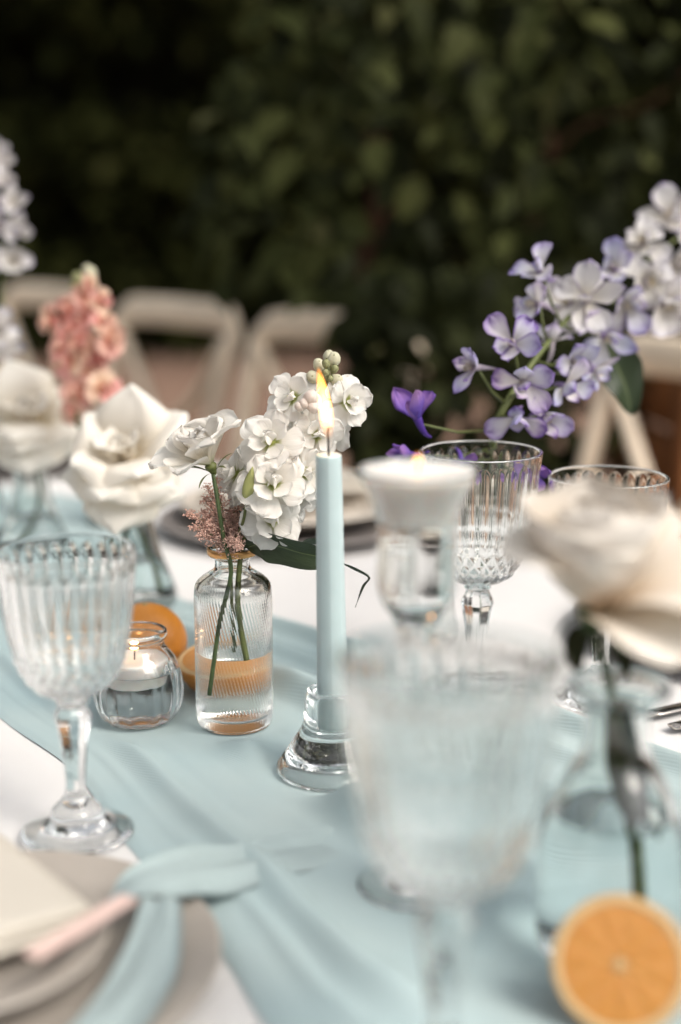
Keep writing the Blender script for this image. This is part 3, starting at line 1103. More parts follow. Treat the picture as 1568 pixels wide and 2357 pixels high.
# ---- tall stemmed candle glass
cg_p = Vector((0.040, 0.72, TZ + 0.0008))
cg = empty('candle_glass', cg_p, 'tall flared stemmed candle glass with water, between taper and blush rose', 'candle glass')
co = smooth_profile([(0, 0.0012), (0.018, 0.0008), (0.029, 0.0004), (0.0305, 0.0009), (0.0305, 0.0018), (0.0290, 0.0026), (0.018, 0.0042), (0.0125, 0.0075), (0.0112, 0.015), (0.0113, 0.040), (0.0115, 0.070), (0.0130, 0.082), (0.0115, 0.094), (0.0112, 0.125), (0.0118, 0.147), (0.0132, 0.1545), (0.0172, 0.1605), (0.0200, 0.168), (0.0211, 0.178), (0.0211, 0.192), (0.0216, 0.206), (0.0250, 0.2185), (0.0296, 0.2275), (0.0324, 0.2325), (0.0322, 0.2340), (0.0308, 0.2338)], 3)
ci = smooth_profile([(0.0302, 0.2325), (0.0278, 0.2275), (0.0234, 0.2190), (0.0198, 0.2065), (0.0190, 0.192), (0.0188, 0.178), (0.0172, 0.1695), (0.0135, 0.1640), (0.006, 0.1615), (0, 0.1612)], 3)
vessel(cg, co, ci[::-1], 0.2085, 'clear_glass', 96)
cgc = empty('floating_candle', cg_p + Vector((0, 0, 0.206)), 'lit white candle filling the top of the tall candle glass', 'candle')
lathe_part('wax', smooth_profile([(0, 0.0), (0.0178, 0.0), (0.0188, 0.003), (0.0205, 0.008), (0.0230, 0.0135), (0.0260, 0.0195), (0.0284, 0.0240), (0.0288, 0.0258), (0.0270, 0.0266), (0.014, 0.0262), (0, 0.0260)], 3), cgc, 'wax_white', 64, mname='glass_candle_wax')
link('wick', mesh('glass_candle_wick', *tube([(0, 0, 0.024), (0.0002, 0, 0.029), (0.0006, 0, 0.031)], 0.0006, 6), 'wick'), cgc)
fl2 = link('flame', flame_mesh(0.0075, 0.0022, 0.02), cgc)
fl2.location = (0, 0, 0.0285)
flame_light(cgc, (0, 0, 0.032), 0.002)

# ---- glass candlestick and taper
ch_p = Vector((-0.005, 0.883, TZ + 0.0008))
ho = smooth_profile([(0, 0.010), (0.022, 0.009), (0.0295, 0.0055), (0.0330, 0.0010), (0.0362, 0.0004), (0.0374, 0.0018), (0.0372, 0.0045), (0.0350, 0.0085), (0.0305, 0.0150), (0.0258, 0.0225), (0.0215, 0.0295), (0.0195, 0.0345), (0.0188, 0.0400), (0.0182, 0.0480), (0.0176, 0.0535), (0.0160, 0.0568), (0.0138, 0.0566), (0.0122, 0.0540), (0.0116, 0.048), (0.0112, 0.034), (0.0104, 0.0310), (0, 0.0305)], 4)
holder = tag(link('candlestick', mesh('candlestick', *lathe(ho, 128), 'clear_glass')), 'clear bell shaped glass candlestick holding the blue taper', 'candlestick')
holder.location = ch_p
tp = empty('taper_candle', ch_p + Vector((0, 0, 0.0315)), 'tall pale blue taper candle burning in the glass candlestick', 'candle')
tp.rotation_euler = (0, R(-0.8), 0)
Ht = 0.1815
lathe_part('wax', [(0, 0.0), (0.0098, 0.0002), (0.0102, 0.0015)] + [(0.0102 - 0.0020 * i / 30, 0.0015 + (Ht - 0.004) * i / 30) for i in range(1, 31)] + [(0.0080, Ht - 0.0013), (0.0074, Ht - 0.0006), (0.005, Ht - 0.0022), (0.0015, Ht - 0.0026), (0, Ht - 0.0026)], tp, 'wax_blue', 96,
           lambda th, r, z, i: r * (1 - 0.035 * (1 - facet(th, 8)) * 12 * min(1, z / 0.03)) * (1 + 0.004 * math.sin(z * 90 + 2 * th)), 'taper_wax')
link('wick', mesh('taper_wick', *tube(curve_pts([(0, 0, Ht - 0.005), (0.0001, 0, Ht + 0.005), (-0.0002, 0, Ht + 0.012), (0.0002, 0, Ht + 0.0165)], 3), 0.00075, 8), 'wick'), tp)
fl = link('flame', flame_mesh(0.0465, 0.0044, 0.12), tp)
fl.location = (-0.0002, 0, Ht + 0.0085)
flame_light(tp, (-0.001, 0, Ht + 0.020), 0.018)


# ---- bottle vases
def bottle(loc, prof, level, label, rot=0.0, th=0.0030):
    root = empty('bottle_vase', loc, label, 'vase', rz=rot)
    o = smooth_profile(prof, 4)
    i_ = [(max(r - th, 0.003), z) for r, z in o if z > 0.006][::-1]
    vessel(root, [(0, 0.0025)] + o, [(0, 0.0062)] + i_[::-1], level, 'bottle_glass', 80)
    return root


FLARE = [(0.030, 0.0004), (0.0360, 0.0022), (0.0384, 0.008), (0.0372, 0.016), (0.0335, 0.027), (0.0285, 0.039), (0.0240, 0.052), (0.0205, 0.066), (0.0178, 0.082), (0.0162, 0.098), (0.0160, 0.108), (0.0172, 0.114), (0.0190, 0.117)]
v1 = Vector((-0.190, 1.275, TZ + 0.0008))
bottle(v1, FLARE, 0.045, 'flared clear glass bottle vase under the open white rose')
v2 = Vector((-0.322, 1.452, TZ + 0.0008))
bottle(v2, FLARE, 0.045, 'flared clear glass bottle vase under the far white rose', 0.4)
v3 = Vector((-0.400, 1.53, TZ + 0.0008))
bottle(v3, [(a, b * 1.18) for a, b in FLARE], 0.06, 'clear glass bottle vase at the picture edge holding the pale delphinium', 0.8)
v4 = Vector((-0.262, 1.62, TZ + 0.0008))
bottle(v4, [(a * 0.9, b * 1.1) for a, b in FLARE], 0.06, 'clear glass bottle vase holding the pink flower spike', 1.1)
ROUND = [(0.028, 0.0004), (0.034, 0.003), (0.0362, 0.014), (0.0366, 0.035), (0.0358, 0.058), (0.0325, 0.076), (0.0250, 0.092), (0.0190, 0.102), (0.0164, 0.112), (0.0158, 0.124), (0.0170, 0.131), (0.0225, 0.1360), (0.0252, 0.1378), (0.0256, 0.1400), (0.0246, 0.1418)]
v5 = Vector((0.134, 0.652, TZ + 0.0008))
bottle(v5, ROUND, 0.075, 'clear glass bottle vase with wide lip under the blush rose', th=0.0045)
v6 = Vector((0.080, 1.14, TZ + 0.0008))
bottle(v6, [(a * 0.5, b * 1.0) for a, b in FLARE], 0.05, 'slim clear glass bottle vase behind the goblets holding the purple delphinium')


# ------------------------------------------------------------------ flowers
def sh_obovate(v):
    return (0.10 + 0.90 * (v / 0.62) ** 1.05) if v < 0.62 else max(0.0, 1 - ((v - 0.62) / 0.38) ** 2.4) ** 0.5


def sh_rose(v):
    return (0.42 + 0.58 * (v / 0.55) ** 0.8) if v < 0.55 else max(0.0, 1 - ((v - 0.55) / 0.45) ** 2.6) ** 0.6


def sh_point(v):
    return (0.40 + 0.60 * (v / 0.5) ** 0.8) if v < 0.5 else max(0.0, 1 - ((v - 0.5) / 0.5) ** 1.75) ** 0.85


def sh_ovate(v):
    return (0.2 + 0.8 * (v / 0.5)) if v < 0.5 else max(0.0, 1 - ((v - 0.5) / 0.5) ** 1.9) ** 0.75


def sh_leaf(v):
    return math.sin(PI * min(1, v ** 0.85)) ** 0.8 * 0.97 + 0.03 * (1 - v)


def petal_geo(L, W, shape, curl=0.0, cup=0.0, ruffle=0.0, rk=5, nu=8, nv=9, seed=0, curl_pow=1.0, base=0.0, roll=0.0, notch=0.0):
    """curved sheet: +Y is its length, +Z its inner face. curl > 0 bends the tip towards +Z, cup lifts the margins,
    roll turns the outer margins back"""
    rg = random.Random(seed)
    ph, ph2 = rg.uniform(0, 6), rg.uniform(0, 6)
    V, F, UV = [], [], []
    y = z = 0.0
    ang = base
    steps = [(0.0, 0.0, base)]
    for j in range(1, nv + 1):
        v = j / nv
        ang = base + curl * v ** curl_pow
        y += math.cos(ang) * L / nv
        z += math.sin(ang) * L / nv
        steps.append((y, z, ang))
    for j in range(nv + 1):
        v = j / nv
        yy, zz, an = steps[j]
        hw = W / 2 * max(shape(v), 0.02)
        for i in range(nu + 1):
            u = -1 + 2 * i / nu
            lift = cup * hw * (u * u) - roll * hw * max(0, abs(u) - 0.45) ** 2 * v * 3
            lift += ruffle * W * v ** 2 * (math.sin(rk * u + ph) * 0.6 + math.sin(rk * 1.9 * u + ph2) * 0.4) * (0.3 + 0.7 * abs(u) if v < 0.9 else 1)
            lift += 0.035 * W * v * mnoise.noise(Vector((u * 2.3 + seed, v * 3.1, seed * 1.7))) + 0.018 * W * v * mnoise.noise(Vector((u * 5 + seed, v * 4, seed * 0.7)))
            x = u * hw * (1 - 0.12 * abs(cup)) * (1 + 0.05 * v * mnoise.noise(Vector((v * 6, seed, 3 if u > 0 else 9))))
            dy = -notch * L * (v ** 4) * max(0, 1 - abs(u) * 2.2) + 0.03 * L * v ** 3 * math.sin(rk * u * 1.4 + ph2)
            V.append((x, yy + (dy) * math.cos(an) - math.sin(an) * lift, zz + dy * math.sin(an) + math.cos(an) * lift))
            UV.append((u * 0.5 + 0.5, v))
    n = nu + 1
    for j in range(nv):
        for i in range(nu):
            a = j * n + i
            F.append((a, a + 1, a + n + 1, a + n))
    return V, F, UV


def petal_mesh(name, mat, **kw):
    V, F, UV = petal_geo(**kw)
    return mesh(name, V, F, mat, uvs=UV)


def petal_matrix(phi, theta, off=0.0, scale=1.0, twist=0.0, z0=0.0):
    """petal at azimuth phi, opened by theta from the flower's axis (+Z)"""
    Y = Vector((math.sin(theta) * math.cos(phi), math.sin(theta) * math.sin(phi), math.cos(theta)))
    Z = Vector((-math.cos(theta) * math.cos(phi), -math.cos(theta) * math.sin(phi), math.sin(theta)))
    X = Y.cross(Z)
    M = Matrix((X, Y, Z)).transposed().to_4x4()
    M = Matrix.Translation(Vector((math.cos(phi) * off, math.sin(phi) * off, z0))) @ M
    if twist:
        M = M @ Matrix.Rotation(twist, 4, 'Y')
    return M @ Matrix.Scale(scale, 4)


def floret(root, loc, facing, scale, rings, centre, roll=None, name='floret', rg=random):
    """a single bloom: its green centre mesh with every petal a child of it. rings: (count, theta deg, jitter deg, meshes, scale, offset, z0)"""
    M = Matrix.Translation(Vector(loc) - root.location) @ look(facing, rg.uniform(0, 6.28) if roll is None else roll) @ Matrix.Scale(scale, 4)
    f = link(name, centre, root, None, M)
    for (cnt, th, jit, meshes, sc, off, z0) in rings:
        p0 = rg.uniform(0, 6.28)
        for k in range(cnt):
            ph = p0 + 2 * PI * k / cnt + rg.uniform(-0.15, 0.15)
            t = R(th + rg.uniform(-jit, jit))
            link('petal', rg.choice(meshes), f, None, petal_matrix(ph, t, off, sc * rg.uniform(0.9, 1.08), rg.uniform(-0.18, 0.18), z0 + rg.uniform(-0.0004, 0.0004)))
    return f


def cone_centre(name, r0, r1, L, mat, dome=True):
    """small calyx behind the bloom with a little dome in front"""
    pr = [(0, -L), (r0 * 0.6, -L * 0.97), (r0, -L * 0.6), (r1, -L * 0.15), (r1 * 0.9, 0.0), (r1 * 0.5, r1 * 0.5), (0, r1 * 0.7)]
    return mesh(name, *lathe(smooth_profile(pr, 2), 12), mat)


STOCK_O = [petal_mesh('stock_petal', 'petal_white', L=0.0205, W=0.0195, shape=sh_obovate, nu=12, nv=11, curl=-0.9 + 0.25 * k, cup=0.16 - 0.12 * k, ruffle=0.08, rk=3 + k, seed=k, notch=0.05, base=0.15, curl_pow=1.3) for k in range(5)]
STOCK_M = [petal_mesh('stock_petal_mid', 'petal_white', L=0.0155, W=0.0150, shape=sh_obovate, curl=-0.35 + 0.2 * k, cup=0.25, ruffle=0.05, seed=20 + k, notch=0.06) for k in range(4)]
STOCK_I = [petal_mesh('stock_petal_inner', 'petal_white', L=0.0095, W=0.0090, shape=sh_obovate, curl=0.9 + 0.25 * k, cup=0.45, ruffle=0.04, seed=40 + k) for k in range(3)]
STOCK_C = cone_centre('stock_calyx', 0.0022, 0.0030, 0.010, 'centre_green')
stock = empty('white_stock', vase_p, 'tall spike of white double stock flowers leaning behind the flame', 'flower')
stem_px = [(552, 1300, 0.985), (561, 1250, 0.987), (590, 1165, 0.995), (640, 1080, 1.0), (700, 985, 1.0), (735, 915, 0.998), (757, 845, 0.995)]
st_pts = curve_pts([at(568, 1520, 0.985) - vase_p, at(548, 1400, 0.985) - vase_p] + [at(*q) - vase_p for q in stem_px], 5)
link('stem', mesh('stock_stem', *tube(st_pts, [0.0021 - 0.0009 * i / len(st_pts) for i in range(len(st_pts))], 8), 'stem_olive'), stock)
bk = Vector((0, 1, 0.1))
for (px, py, t, fx, fy, fz, sc) in [
    (676, 917, 0.984, -0.35, -0.85, 0.35, 0.98), (800, 925, 0.990, 0.55, -0.72, 0.15, 0.95), (625, 1018, 0.968, -0.25, -0.78, 0.55, 1.15), (729, 1000, 0.980, 0.25, -0.92, 0.1, 0.92),
    (630, 1118, 0.962, 0.0, -0.86, 0.5, 1.18), (700, 1090, 0.975, 0.5, -0.85, 0.1, 1.02), (545, 1092, 0.985, -0.8, -0.35, 0.35, 1.02), (626, 1198, 0.970, 0.15, -0.92, 0.25, 1.10),
    (560, 1130, 1.000, -0.6, -0.1, -0.55, 0.85), (690, 1150, 0.995, 0.55, -0.3, -0.45, 0.9), (660, 960, 1.012, -0.6, 0.5, 0.4, 0.9), (770, 985, 1.010, 0.7, 0.1, -0.1, 0.85),
    (590, 1060, 1.015, -0.5, 0.6, 0.3, 0.95), (690, 1030, 1.005, 0.2, 0.6, 0.3, 0.9)]:
    p = at(px, py, t)
    floret(stock, p, (fx, fy, fz), sc * 0.98, [(5, 102, 12, STOCK_O, 0.95, 0.0012, -0.001), (5, 78, 14, STOCK_O, 1.0, 0.0012, 0), (4, 54, 16, STOCK_M, 1.0, 0.001, 0.0008), (3, 30, 16, STOCK_I, 1.2, 0.0008, 0.0012)], STOCK_C)
    # pedicel back to the main stem
    q = min(st_pts, key=lambda s: (s + vase_p - p).length)
    a = p - vase_p - Vector((fx, fy, fz)).normalized() * 0.010 * sc
    link('pedicel', mesh('pedicel', *tube([q, (q + a) / 2 + Vector((0, 0, -0.002)), a], 0.0009, 6), 'stem_olive'), stock)


def bud_mesh(name, r, mat, lobes=5):
    V, F = lathe(smooth_profile([(0, -r * 1.1), (r * 0.6, -r * 0.9), (r, -r * 0.1), (r * 0.85, r * 0.7), (r * 0.4, r * 1.15), (0, r * 1.2)], 3), 20, lambda th, rr, z, i: rr * (1 - 0.12 * abs(math.cos(th * lobes / 2 + z / r))))
    return mesh(name, V, F, mat)


BUD_W = bud_mesh('bud_tip', 0.0036, 'bud_white')
BUD_G = bud_mesh('bud_green', 0.0030, 'bud_green')


def sepal_mesh(name, L, W, mat):
    V, F, UV = petal_geo(L=L, W=W, shape=sh_ovate, curl=0.9, cup=0.5, nu=4, nv=6)
    return mesh(name, V, F, mat, uvs=UV)


BUD_SEPAL = sepal_mesh('bud_sepal', 0.0085, 0.0042, 'bud_green')
for (px, py, t, sc, w) in [(735, 842, 0.985, 1.25, 1), (768, 829, 0.985, 1.35, 1), (722, 868, 0.982, 1.3, 1), (772, 876, 0.988, 1.3, 1), (750, 858, 0.975, 0.9, 0), (751, 838, 0.975, 1.0, 0), (770, 850, 0.980, 0.95, 0), (757, 822, 0.995, 1.2, 1), (740, 870, 0.99, 0.9, 0), (760, 872, 0.978, 0.85, 0)]:
    p = at(px, py, t)
    ax = (p - at(752, 880, 0.990)).normalized()
    b = link('bud', BUD_W if w else BUD_G, stock, None, Matrix.Translation(p - vase_p) @ look(ax, random.uniform(0, 6)) @ Matrix.Scale(sc, 4))
    for k in range(4):
        link('sepal', BUD_SEPAL, b, None, petal_matrix(k * PI / 2, R(38), 0.0014, 0.95, 0, -0.0042))
    q = min(st_pts, key=lambda s: (s + vase_p - p).length)
    link('pedicel', mesh('bud_pedicel', *tube([at(745, 905, 0.996) - vase_p, (p - vase_p) * 0.5 + (at(748, 890, 0.99) - vase_p) * 0.5, p - vase_p - ax * 0.003], 0.0008, 6), 'bud_green'), stock)
# half-open pinkish white bloom below the buds
for (px, py, sc) in [(716, 916, 1.6), (700, 930, 1.2), (722, 938, 1.25), (690, 936, 1.0)]:
    link('bud', BUD_W if False else bud_mesh('opening_bud', 0.0036, 'bud_blush'), stock, None, Matrix.Translation(at(px, py, 0.966) - vase_p) @ look((random.uniform(-.5, .5), -0.8, 0.4)) @ Matrix.Scale(sc, 4))


principled('rose_leaf', (0.020, 0.022, 0.009), 0.7, 0.1, nscale=120, namp=0.3)


def leaf(root, pts_a, pts_b_dir, W, mat='green_leaf', name='leaf', wave=0.06, nv=14):
    """leaf along a centre curve pts_a; pts_b_dir is its width direction"""
    c = curve_pts(pts_a, 5)
    side = Vector(pts_b_dir).normalized()
    V, F, UV = [], [], []
    nu = 8
    m = len(c) - 1
    for j, p in enumerate(c):
        v = j / m
        d = (c[min(j + 1, m)] - c[max(j - 1, 0)]).normalized()
        s = (side - d * side.dot(d)).normalized()
        nrm = d.cross(s)
        hw = W / 2 * max(sh_leaf(v), 0.03)
        for i in range(nu + 1):
            u = -1 + 2 * i / nu
            V.append(p + s * u * hw + nrm * (abs(u) * hw * 0.35 + wave * W * math.sin(u * 2 + v * 13) * abs(u)))
            UV.append((u * 0.5 + 0.5, v))
    n = nu + 1
    for j in range(m):
        for i in range(nu):
            a = j * n + i
            F.append((a, a + 1, a + n + 1, a + n))
    return link(name, mesh('leaf', V, F, mat, uvs=UV), root)


o_ = vase_p
leaf(stock, [at(566, 1262, 0.985) - o_, at(600, 1252, 0.975) - o_, at(640, 1257, 0.972) - o_, at(690, 1272, 0.972) - o_, at(745, 1284, 0.975) - o_, at(788, 1300, 0.985) - o_], (0, -0.35, 1), 0.0250)
leaf(stock, [at(770, 1290, 0.99) - o_, at(815, 1305, 0.995) - o_, at(852, 1328, 1.00) - o_, at(838, 1352, 1.0) - o_, at(818, 1398, 1.005) - o_], (0.3, -0.8, 0.3), 0.0065)
leaf(stock, [at(680, 1262, 0.995) - o_, at(705, 1244, 1.0) - o_, at(740, 1238, 1.005) - o_, at(775, 1262, 1.01) - o_], (0.1, -0.8, 0.6), 0.016)
leaf(stock, [at(552, 1262, 0.990) - o_, at(562, 1220, 0.992) - o_, at(570, 1175, 0.995) - o_, at(590, 1110, 1.0) - o_], (1, -0.3, 0), 0.011)
leaf(stock, [at(545, 1262, 0.996) - o_, at(552, 1215, 0.998) - o_, at(548, 1165, 1.0) - o_], (1, 0.2, 0), 0.008)

# ---- lisianthus, leaning to the left of the same vase
lis = empty('lisianthus', vase_p, 'single white ruffled lisianthus bloom leaning out of the gold lipped vase', 'flower')
lp = curve_pts([at(482, 1600, 0.99) - o_, at(505, 1440, 0.985) - o_, at(532, 1320, 0.98) - o_, at(516, 1245, 0.975) - o_, at(503, 1165, 0.972) - o_, at(491, 1092, 0.972) - o_], 5)
link('stem', mesh('lisianthus_stem', *tube(lp, [0.0016 - 0.0002 * i / len(lp) for i in range(len(lp))], 8), 'stem_green'), lis)
LIS_O = [petal_mesh('lisianthus_petal', 'petal_lisianthus', L=0.036, W=0.036, shape=sh_obovate, curl=c, cup=0.25, ruffle=0.085, rk=6, nu=16, nv=14, seed=60 + k, base=0.45, curl_pow=1.6) for k, c in enumerate((-0.9, -1.2, -0.6, -1.5))]
LIS_M = [petal_mesh('lisianthus_petal_mid', 'petal_lisianthus', L=0.031, W=0.031, shape=sh_obovate, curl=c, cup=0.4, ruffle=0.10, rk=7, nu=16, nv=12, seed=70 + k, base=0.3, curl_pow=1.5) for k, c in enumerate((-0.5, -0.2, 0.1))]
LIS_I = [petal_mesh('lisianthus_petal_inner', 'petal_lisianthus', L=0.025, W=0.026, shape=sh_obovate, curl=c, cup=0.5, ruffle=0.12, rk=8, nu=16, nv=10, seed=80 + k, base=0.1) for k, c in enumerate((0.3, 0.6, 0.1))]
LIS_C = cone_centre('lisianthus_calyx', 0.0026, 0.0042, 0.008, 'stem_olive')
lf = floret(lis, at(484, 1070, 0.972), (-0.34, -0.26, 0.9), 1.02, [], LIS_C, roll=0.0, name='bloom')
rg = random.Random(5)
for k, (ph, th, me, sc) in enumerate([(185, 78, LIS_O[2], 1.10), (238, 70, LIS_O[0], 0.95), (300, 54, LIS_O[2], 0.98), (2, 44, LIS_O[3], 1.12), (70, 52, LIS_O[0], 0.95), (130, 62, LIS_O[2], 0.95)]):
    link('petal', me, lf, None, petal_matrix(R(ph), R(th), 0.001, sc, 0, 0))
for k in range(4):
    link('petal', LIS_M[k % 3], lf, None, petal_matrix(R(30 + 92 * k), R(42 + 6 * (k % 2)), 0.001, 1.0, 0, 0.001))
for k in range(4):
    link('petal', LIS_I[k % 3], lf, None, petal_matrix(R(70 + 88 * k), R(27), 0.001, 0.98, 0, 0.002))
LIS_S = mesh('lisianthus_sepal', *petal_geo(L=0.021, W=0.0028, shape=sh_ovate, curl=-1.0, cup=0.4, nu=2, nv=8)[:2], 'stem_olive')
for k in range(5):
    link('sepal', LIS_S, lf, None, petal_matrix(R(20 + 72 * k), R(40 + 26 * (k % 2)), 0.003, 0.8 + 0.12 * (k % 3), 0, -0.005))
# unopened green bud on its side stem
lb = curve_pts([at(535, 1262, 0.98) - o_, at(560, 1200, 0.968) - o_, at(567, 1150, 0.96) - o_], 5)
link('side_stem', mesh('lisianthus_side_stem', *tube(lb, 0.0011, 6), 'stem_olive'), lis)
bv, bf = lathe(smooth_profile([(0, -0.001), (0.0032, 0.002), (0.0040, 0.008), (0.0030, 0.015), (0.0014, 0.021), (0, 0.024)], 3), 14, lambda th, r, z, i: r * (1 + 0.1 * math.sin(3 * th + z * 300)))
principled('bud_lime', (0.34, 0.36, 0.14), 0.55, 0.3, trans=0.15)
link('bud', mesh('lisianthus_bud', bv, bf, 'bud_lime'), lis, None, Matrix.Translation(at(566, 1150, 0.960) - o_) @ look((0.22, -0.1, 1)))

# ---- astilbe plume
ast = empty('astilbe', vase_p, 'feathery blush pink astilbe plume in the gold lipped vase', 'flower')
aV, aF, sV = [], [], []


def add_floret_blob(p, r):
    k = len(aV)
    for (x, y, z) in ((1, 0, 0), (-1, 0, 0), (0, 1, 0), (0, -1, 0), (0, 0, 1), (0, 0, -1)):
        j = random.uniform(0.6, 1.3) * r
        aV.append((p.x + x * j, p.y + y * j, p.z + z * j))
    for f in ((0, 2, 4), (2, 1, 4), (1, 3, 4), (3, 0, 4), (2, 0, 5), (1, 2, 5), (3, 1, 5), (0, 3, 5)):
        aF.append(tuple(k + i for i in f))


base_a = at(527, 1268, 0.985)
spines = [((478, 1120), 0.990), ((496, 1105), 0.985), ((430, 1183), 0.985), ((442, 1213), 0.980), ((470, 1148), 0.992), ((462, 1235), 0.975), ((548, 1150), 0.998), ((535, 1180), 1.0), ((500, 1180), 0.99), ((484, 1205), 0.978), ((520, 1215), 0.99), ((552, 1258), 0.960), ((545, 1205), 1.004), ((470, 1180), 0.995)]
stem_parts = []
for (q, t) in spines:
    e = at(*q, t)
    mid = base_a.lerp(e, 0.5) + Vector((0.0, 0, 0.006))
    c = curve_pts([base_a, mid, e], 8)
    stem_parts.append(tube([p - o_ for p in c], [0.0007 - 0.0004 * i / len(c) for i in range(len(c))], 5))
    m = len(c)
    for i in range(3, m):
        f = i / m
        ln = 0.011 * (1 - f) + 0.0025
        for b in range(5):
            d = Vector((random.gauss(0, 1), random.gauss(0, 1), random.gauss(0.2, 0.9))).normalized()
            for s_ in range(int(ln / 0.0013) + 1):
                p = c[i] + (c[min(i + 1, m - 1)] - c[i]) * random.random() + d * 0.0013 * (s_ + 0.4) + Vector((random.gauss(0, 1), random.gauss(0, 1), random.gauss(0, 1))) * 0.0004
                add_floret_blob(p - o_, random.uniform(0.00045, 0.00085))
tag(link('plume', mesh('astilbe_plume', aV, aF, 'astilbe_pink', smooth=False), ast), kind='stuff')
link('stem', mesh('astilbe_stem', *join(stem_parts + [tube([at(540, 1500, 0.99) - o_, at(533, 1350, 0.988) - o_, base_a - o_], 0.0012, 6)]), 'stem_olive'), ast)


# ---- roses
def rose(name, vloc, head, facing, petals, pm, label, stem_pts, leaf_spec=(), scale=1.0, roll=0.0, stem_r=0.0025):
    """petals: list of (ring count, theta, jitter, mesh list, scale, off, z0) or explicit petals ('p', phi, theta, mesh, scale)"""
    root = empty(name, vloc, label, 'flower', 'open white roses')
    link('stem', mesh('rose_stem', *tube(curve_pts([Vector(p) - vloc for p in stem_pts], 5), stem_r, 8), 'stem_green'), root)
    hip = mesh('rose_hip', *lathe(smooth_profile([(0, -0.014), (0.003, -0.0135), (0.0065, -0.009), (0.0085, -0.002), (0.006, 0.003), (0, 0.004)], 3), 14), 'stem_green')
    M = Matrix.Translation(Vector(head) - vloc) @ look(facing, roll) @ Matrix.Scale(scale, 4)
    b = link('bloom', hip, root, None, M)
    rg2 = random.Random(len(label))
    for q in petals:
        if q[0] == 'p':
            _, ph, th, me, sc, z0 = q
            link('petal', me, b, None, petal_matrix(R(ph), R(th), 0.002, sc, 0, z0))
        else:
            cnt, th, jit, ms, sc, off, z0 = q
            p0 = rg2.uniform(0, 6)
            for k in range(cnt):
                link('petal', ms[k % len(ms)], b, None, petal_matrix(p0 + 2 * PI * k / cnt + rg2.uniform(-.15, .15), R(th + rg2.uniform(-jit, jit)), off, sc * rg2.uniform(.93, 1.06), rg2.uniform(-.1, .1), z0))
    sep = mesh('rose_sepal', *petal_geo(L=0.026, W=0.008, shape=sh_ovate, curl=-0.9, cup=0.3, nu=4, nv=8)[:2], 'stem_green')
    for k in range(5):
        link('sepal', sep, b, None, petal_matrix(R(72 * k + 20), R(118 + 14 * (k % 2)), 0.005, 1.0, 0, -0.003))
    for spec in leaf_spec:
        leaf(root, [Vector(p) - vloc for p in spec[0]], spec[1], spec[2], 'rose_leaf')
    return root


def rose_set(mat, tag_):
    O = [petal_mesh('rose_petal', mat, L=0.052, W=0.058, shape=sh_point, curl=c, cup=0.12, ruffle=0.03, rk=3, nu=14, nv=14, seed=100 + k, base=0.3, curl_pow=1.8, roll=1.0) for k, c in enumerate((-1.1, -1.4, -0.8))]
    M_ = [petal_mesh('rose_petal_mid', mat, L=0.044, W=0.048, shape=sh_rose, curl=c, cup=0.35, ruffle=0.02, rk=3, nu=14, nv=12, seed=110 + k, base=0.35, curl_pow=2.2, roll=0.3) for k, c in enumerate((-1.0, -0.6, -1.3))]
    I_ = [petal_mesh('rose_petal_inner', mat, L=0.034, W=0.036, shape=sh_rose, curl=c, cup=0.6, ruffle=0.02, nu=12, nv=10, seed=120 + k, base=0.2, curl_pow=1.8) for k, c in enumerate((0.1, 0.4, 0.2))]
    return O, M_, I_


RO, RM, RI = rose_set('petal_rose', 'w')
head1 = at(292, 1085, 1.245)
rose('white_rose', v1, head1, (-0.05, -0.42, 0.9),
     [(4, 104, 8, RO, 1.12, 0.004, -0.002), ('p', 185, 84, RO[0], 1.15, 0.0), ('p', 255, 78, RO[2], 1.12, 0.001), ('p', 320, 80, RO[0], 1.15, 0.001), ('p', 215, 58, RO[2], 1.1, 0.003), ('p', 290, 52, RO[1], 1.12, 0.004),
      ('p', 72, 24, RO[2], 1.42, 0.004), ('p', 14, 50, RO[2], 1.42, 0.003), ('p', 140, 44, RO[2], 1.15, 0.003), ('p', 350, 62, RO[2], 1.15, 0.003), (4, 26, 6, RM, 0.9, 0.002, 0.005), (4, 12, 4, RI, 0.95, 0.001, 0.006)],
     RO, 'large open white rose with reflexed petals in the flared bottle vase', [v1 + Vector((0.018, 0.0, 0.012)), v1 + Vector((0.012, -0.002, 0.05)), v1 + Vector((-0.002, -0.008, 0.100)), head1 + Vector((0, 0.004, -0.012))], scale=1.0)
link('stem', mesh('rose_side_stem', *tube(curve_pts([(-0.024, -0.004, 0.014), (-0.012, -0.004, 0.05), (-0.003, -0.004, 0.088), (0.0, -0.004, 0.104)], 4), 0.0026, 8), 'stem_green'), bpy.data.objects['white_rose'])
head2 = at(75, 985, 1.45)
rose('white_rose', v2, head2, (-0.1, -0.45, 0.85),
     [(5, 100, 8, RO, 1.12, 0.004, -0.002), (5, 78, 9, RO, 1.08, 0.003, 0.001), ('p', 115, 28, RO[2], 1.35, 0.004), ('p', 40, 60, RO[0], 1.1, 0.003), ('p', 260, 55, RO[1], 1.1, 0.003), (4, 34, 6, RM, 0.9, 0.002, 0.005), (4, 12, 4, RI, 0.9, 0.001, 0.006)],
     RO, 'far white rose with spread petals near the picture edge beside the pink spike', [v2 + Vector((-0.012, 0.0, 0.012)), v2 + Vector((0.008, 0, 0.06)), v2 + Vector((0.004, 0, 0.105)), head2 + Vector((0, 0.003, -0.012))], roll=0.0)
BO, BM, BI = rose_set('petal_blush', 'b')
BC = [petal_mesh('rose_cup_petal', 'petal_blush', L=0.062, W=0.066, shape=sh_rose, curl=c, cup=0.55, ruffle=0.02, rk=3, nu=16, nv=16, seed=190 + k, curl_pow=0.55) for k, c in enumerate((1.0, 1.08))]
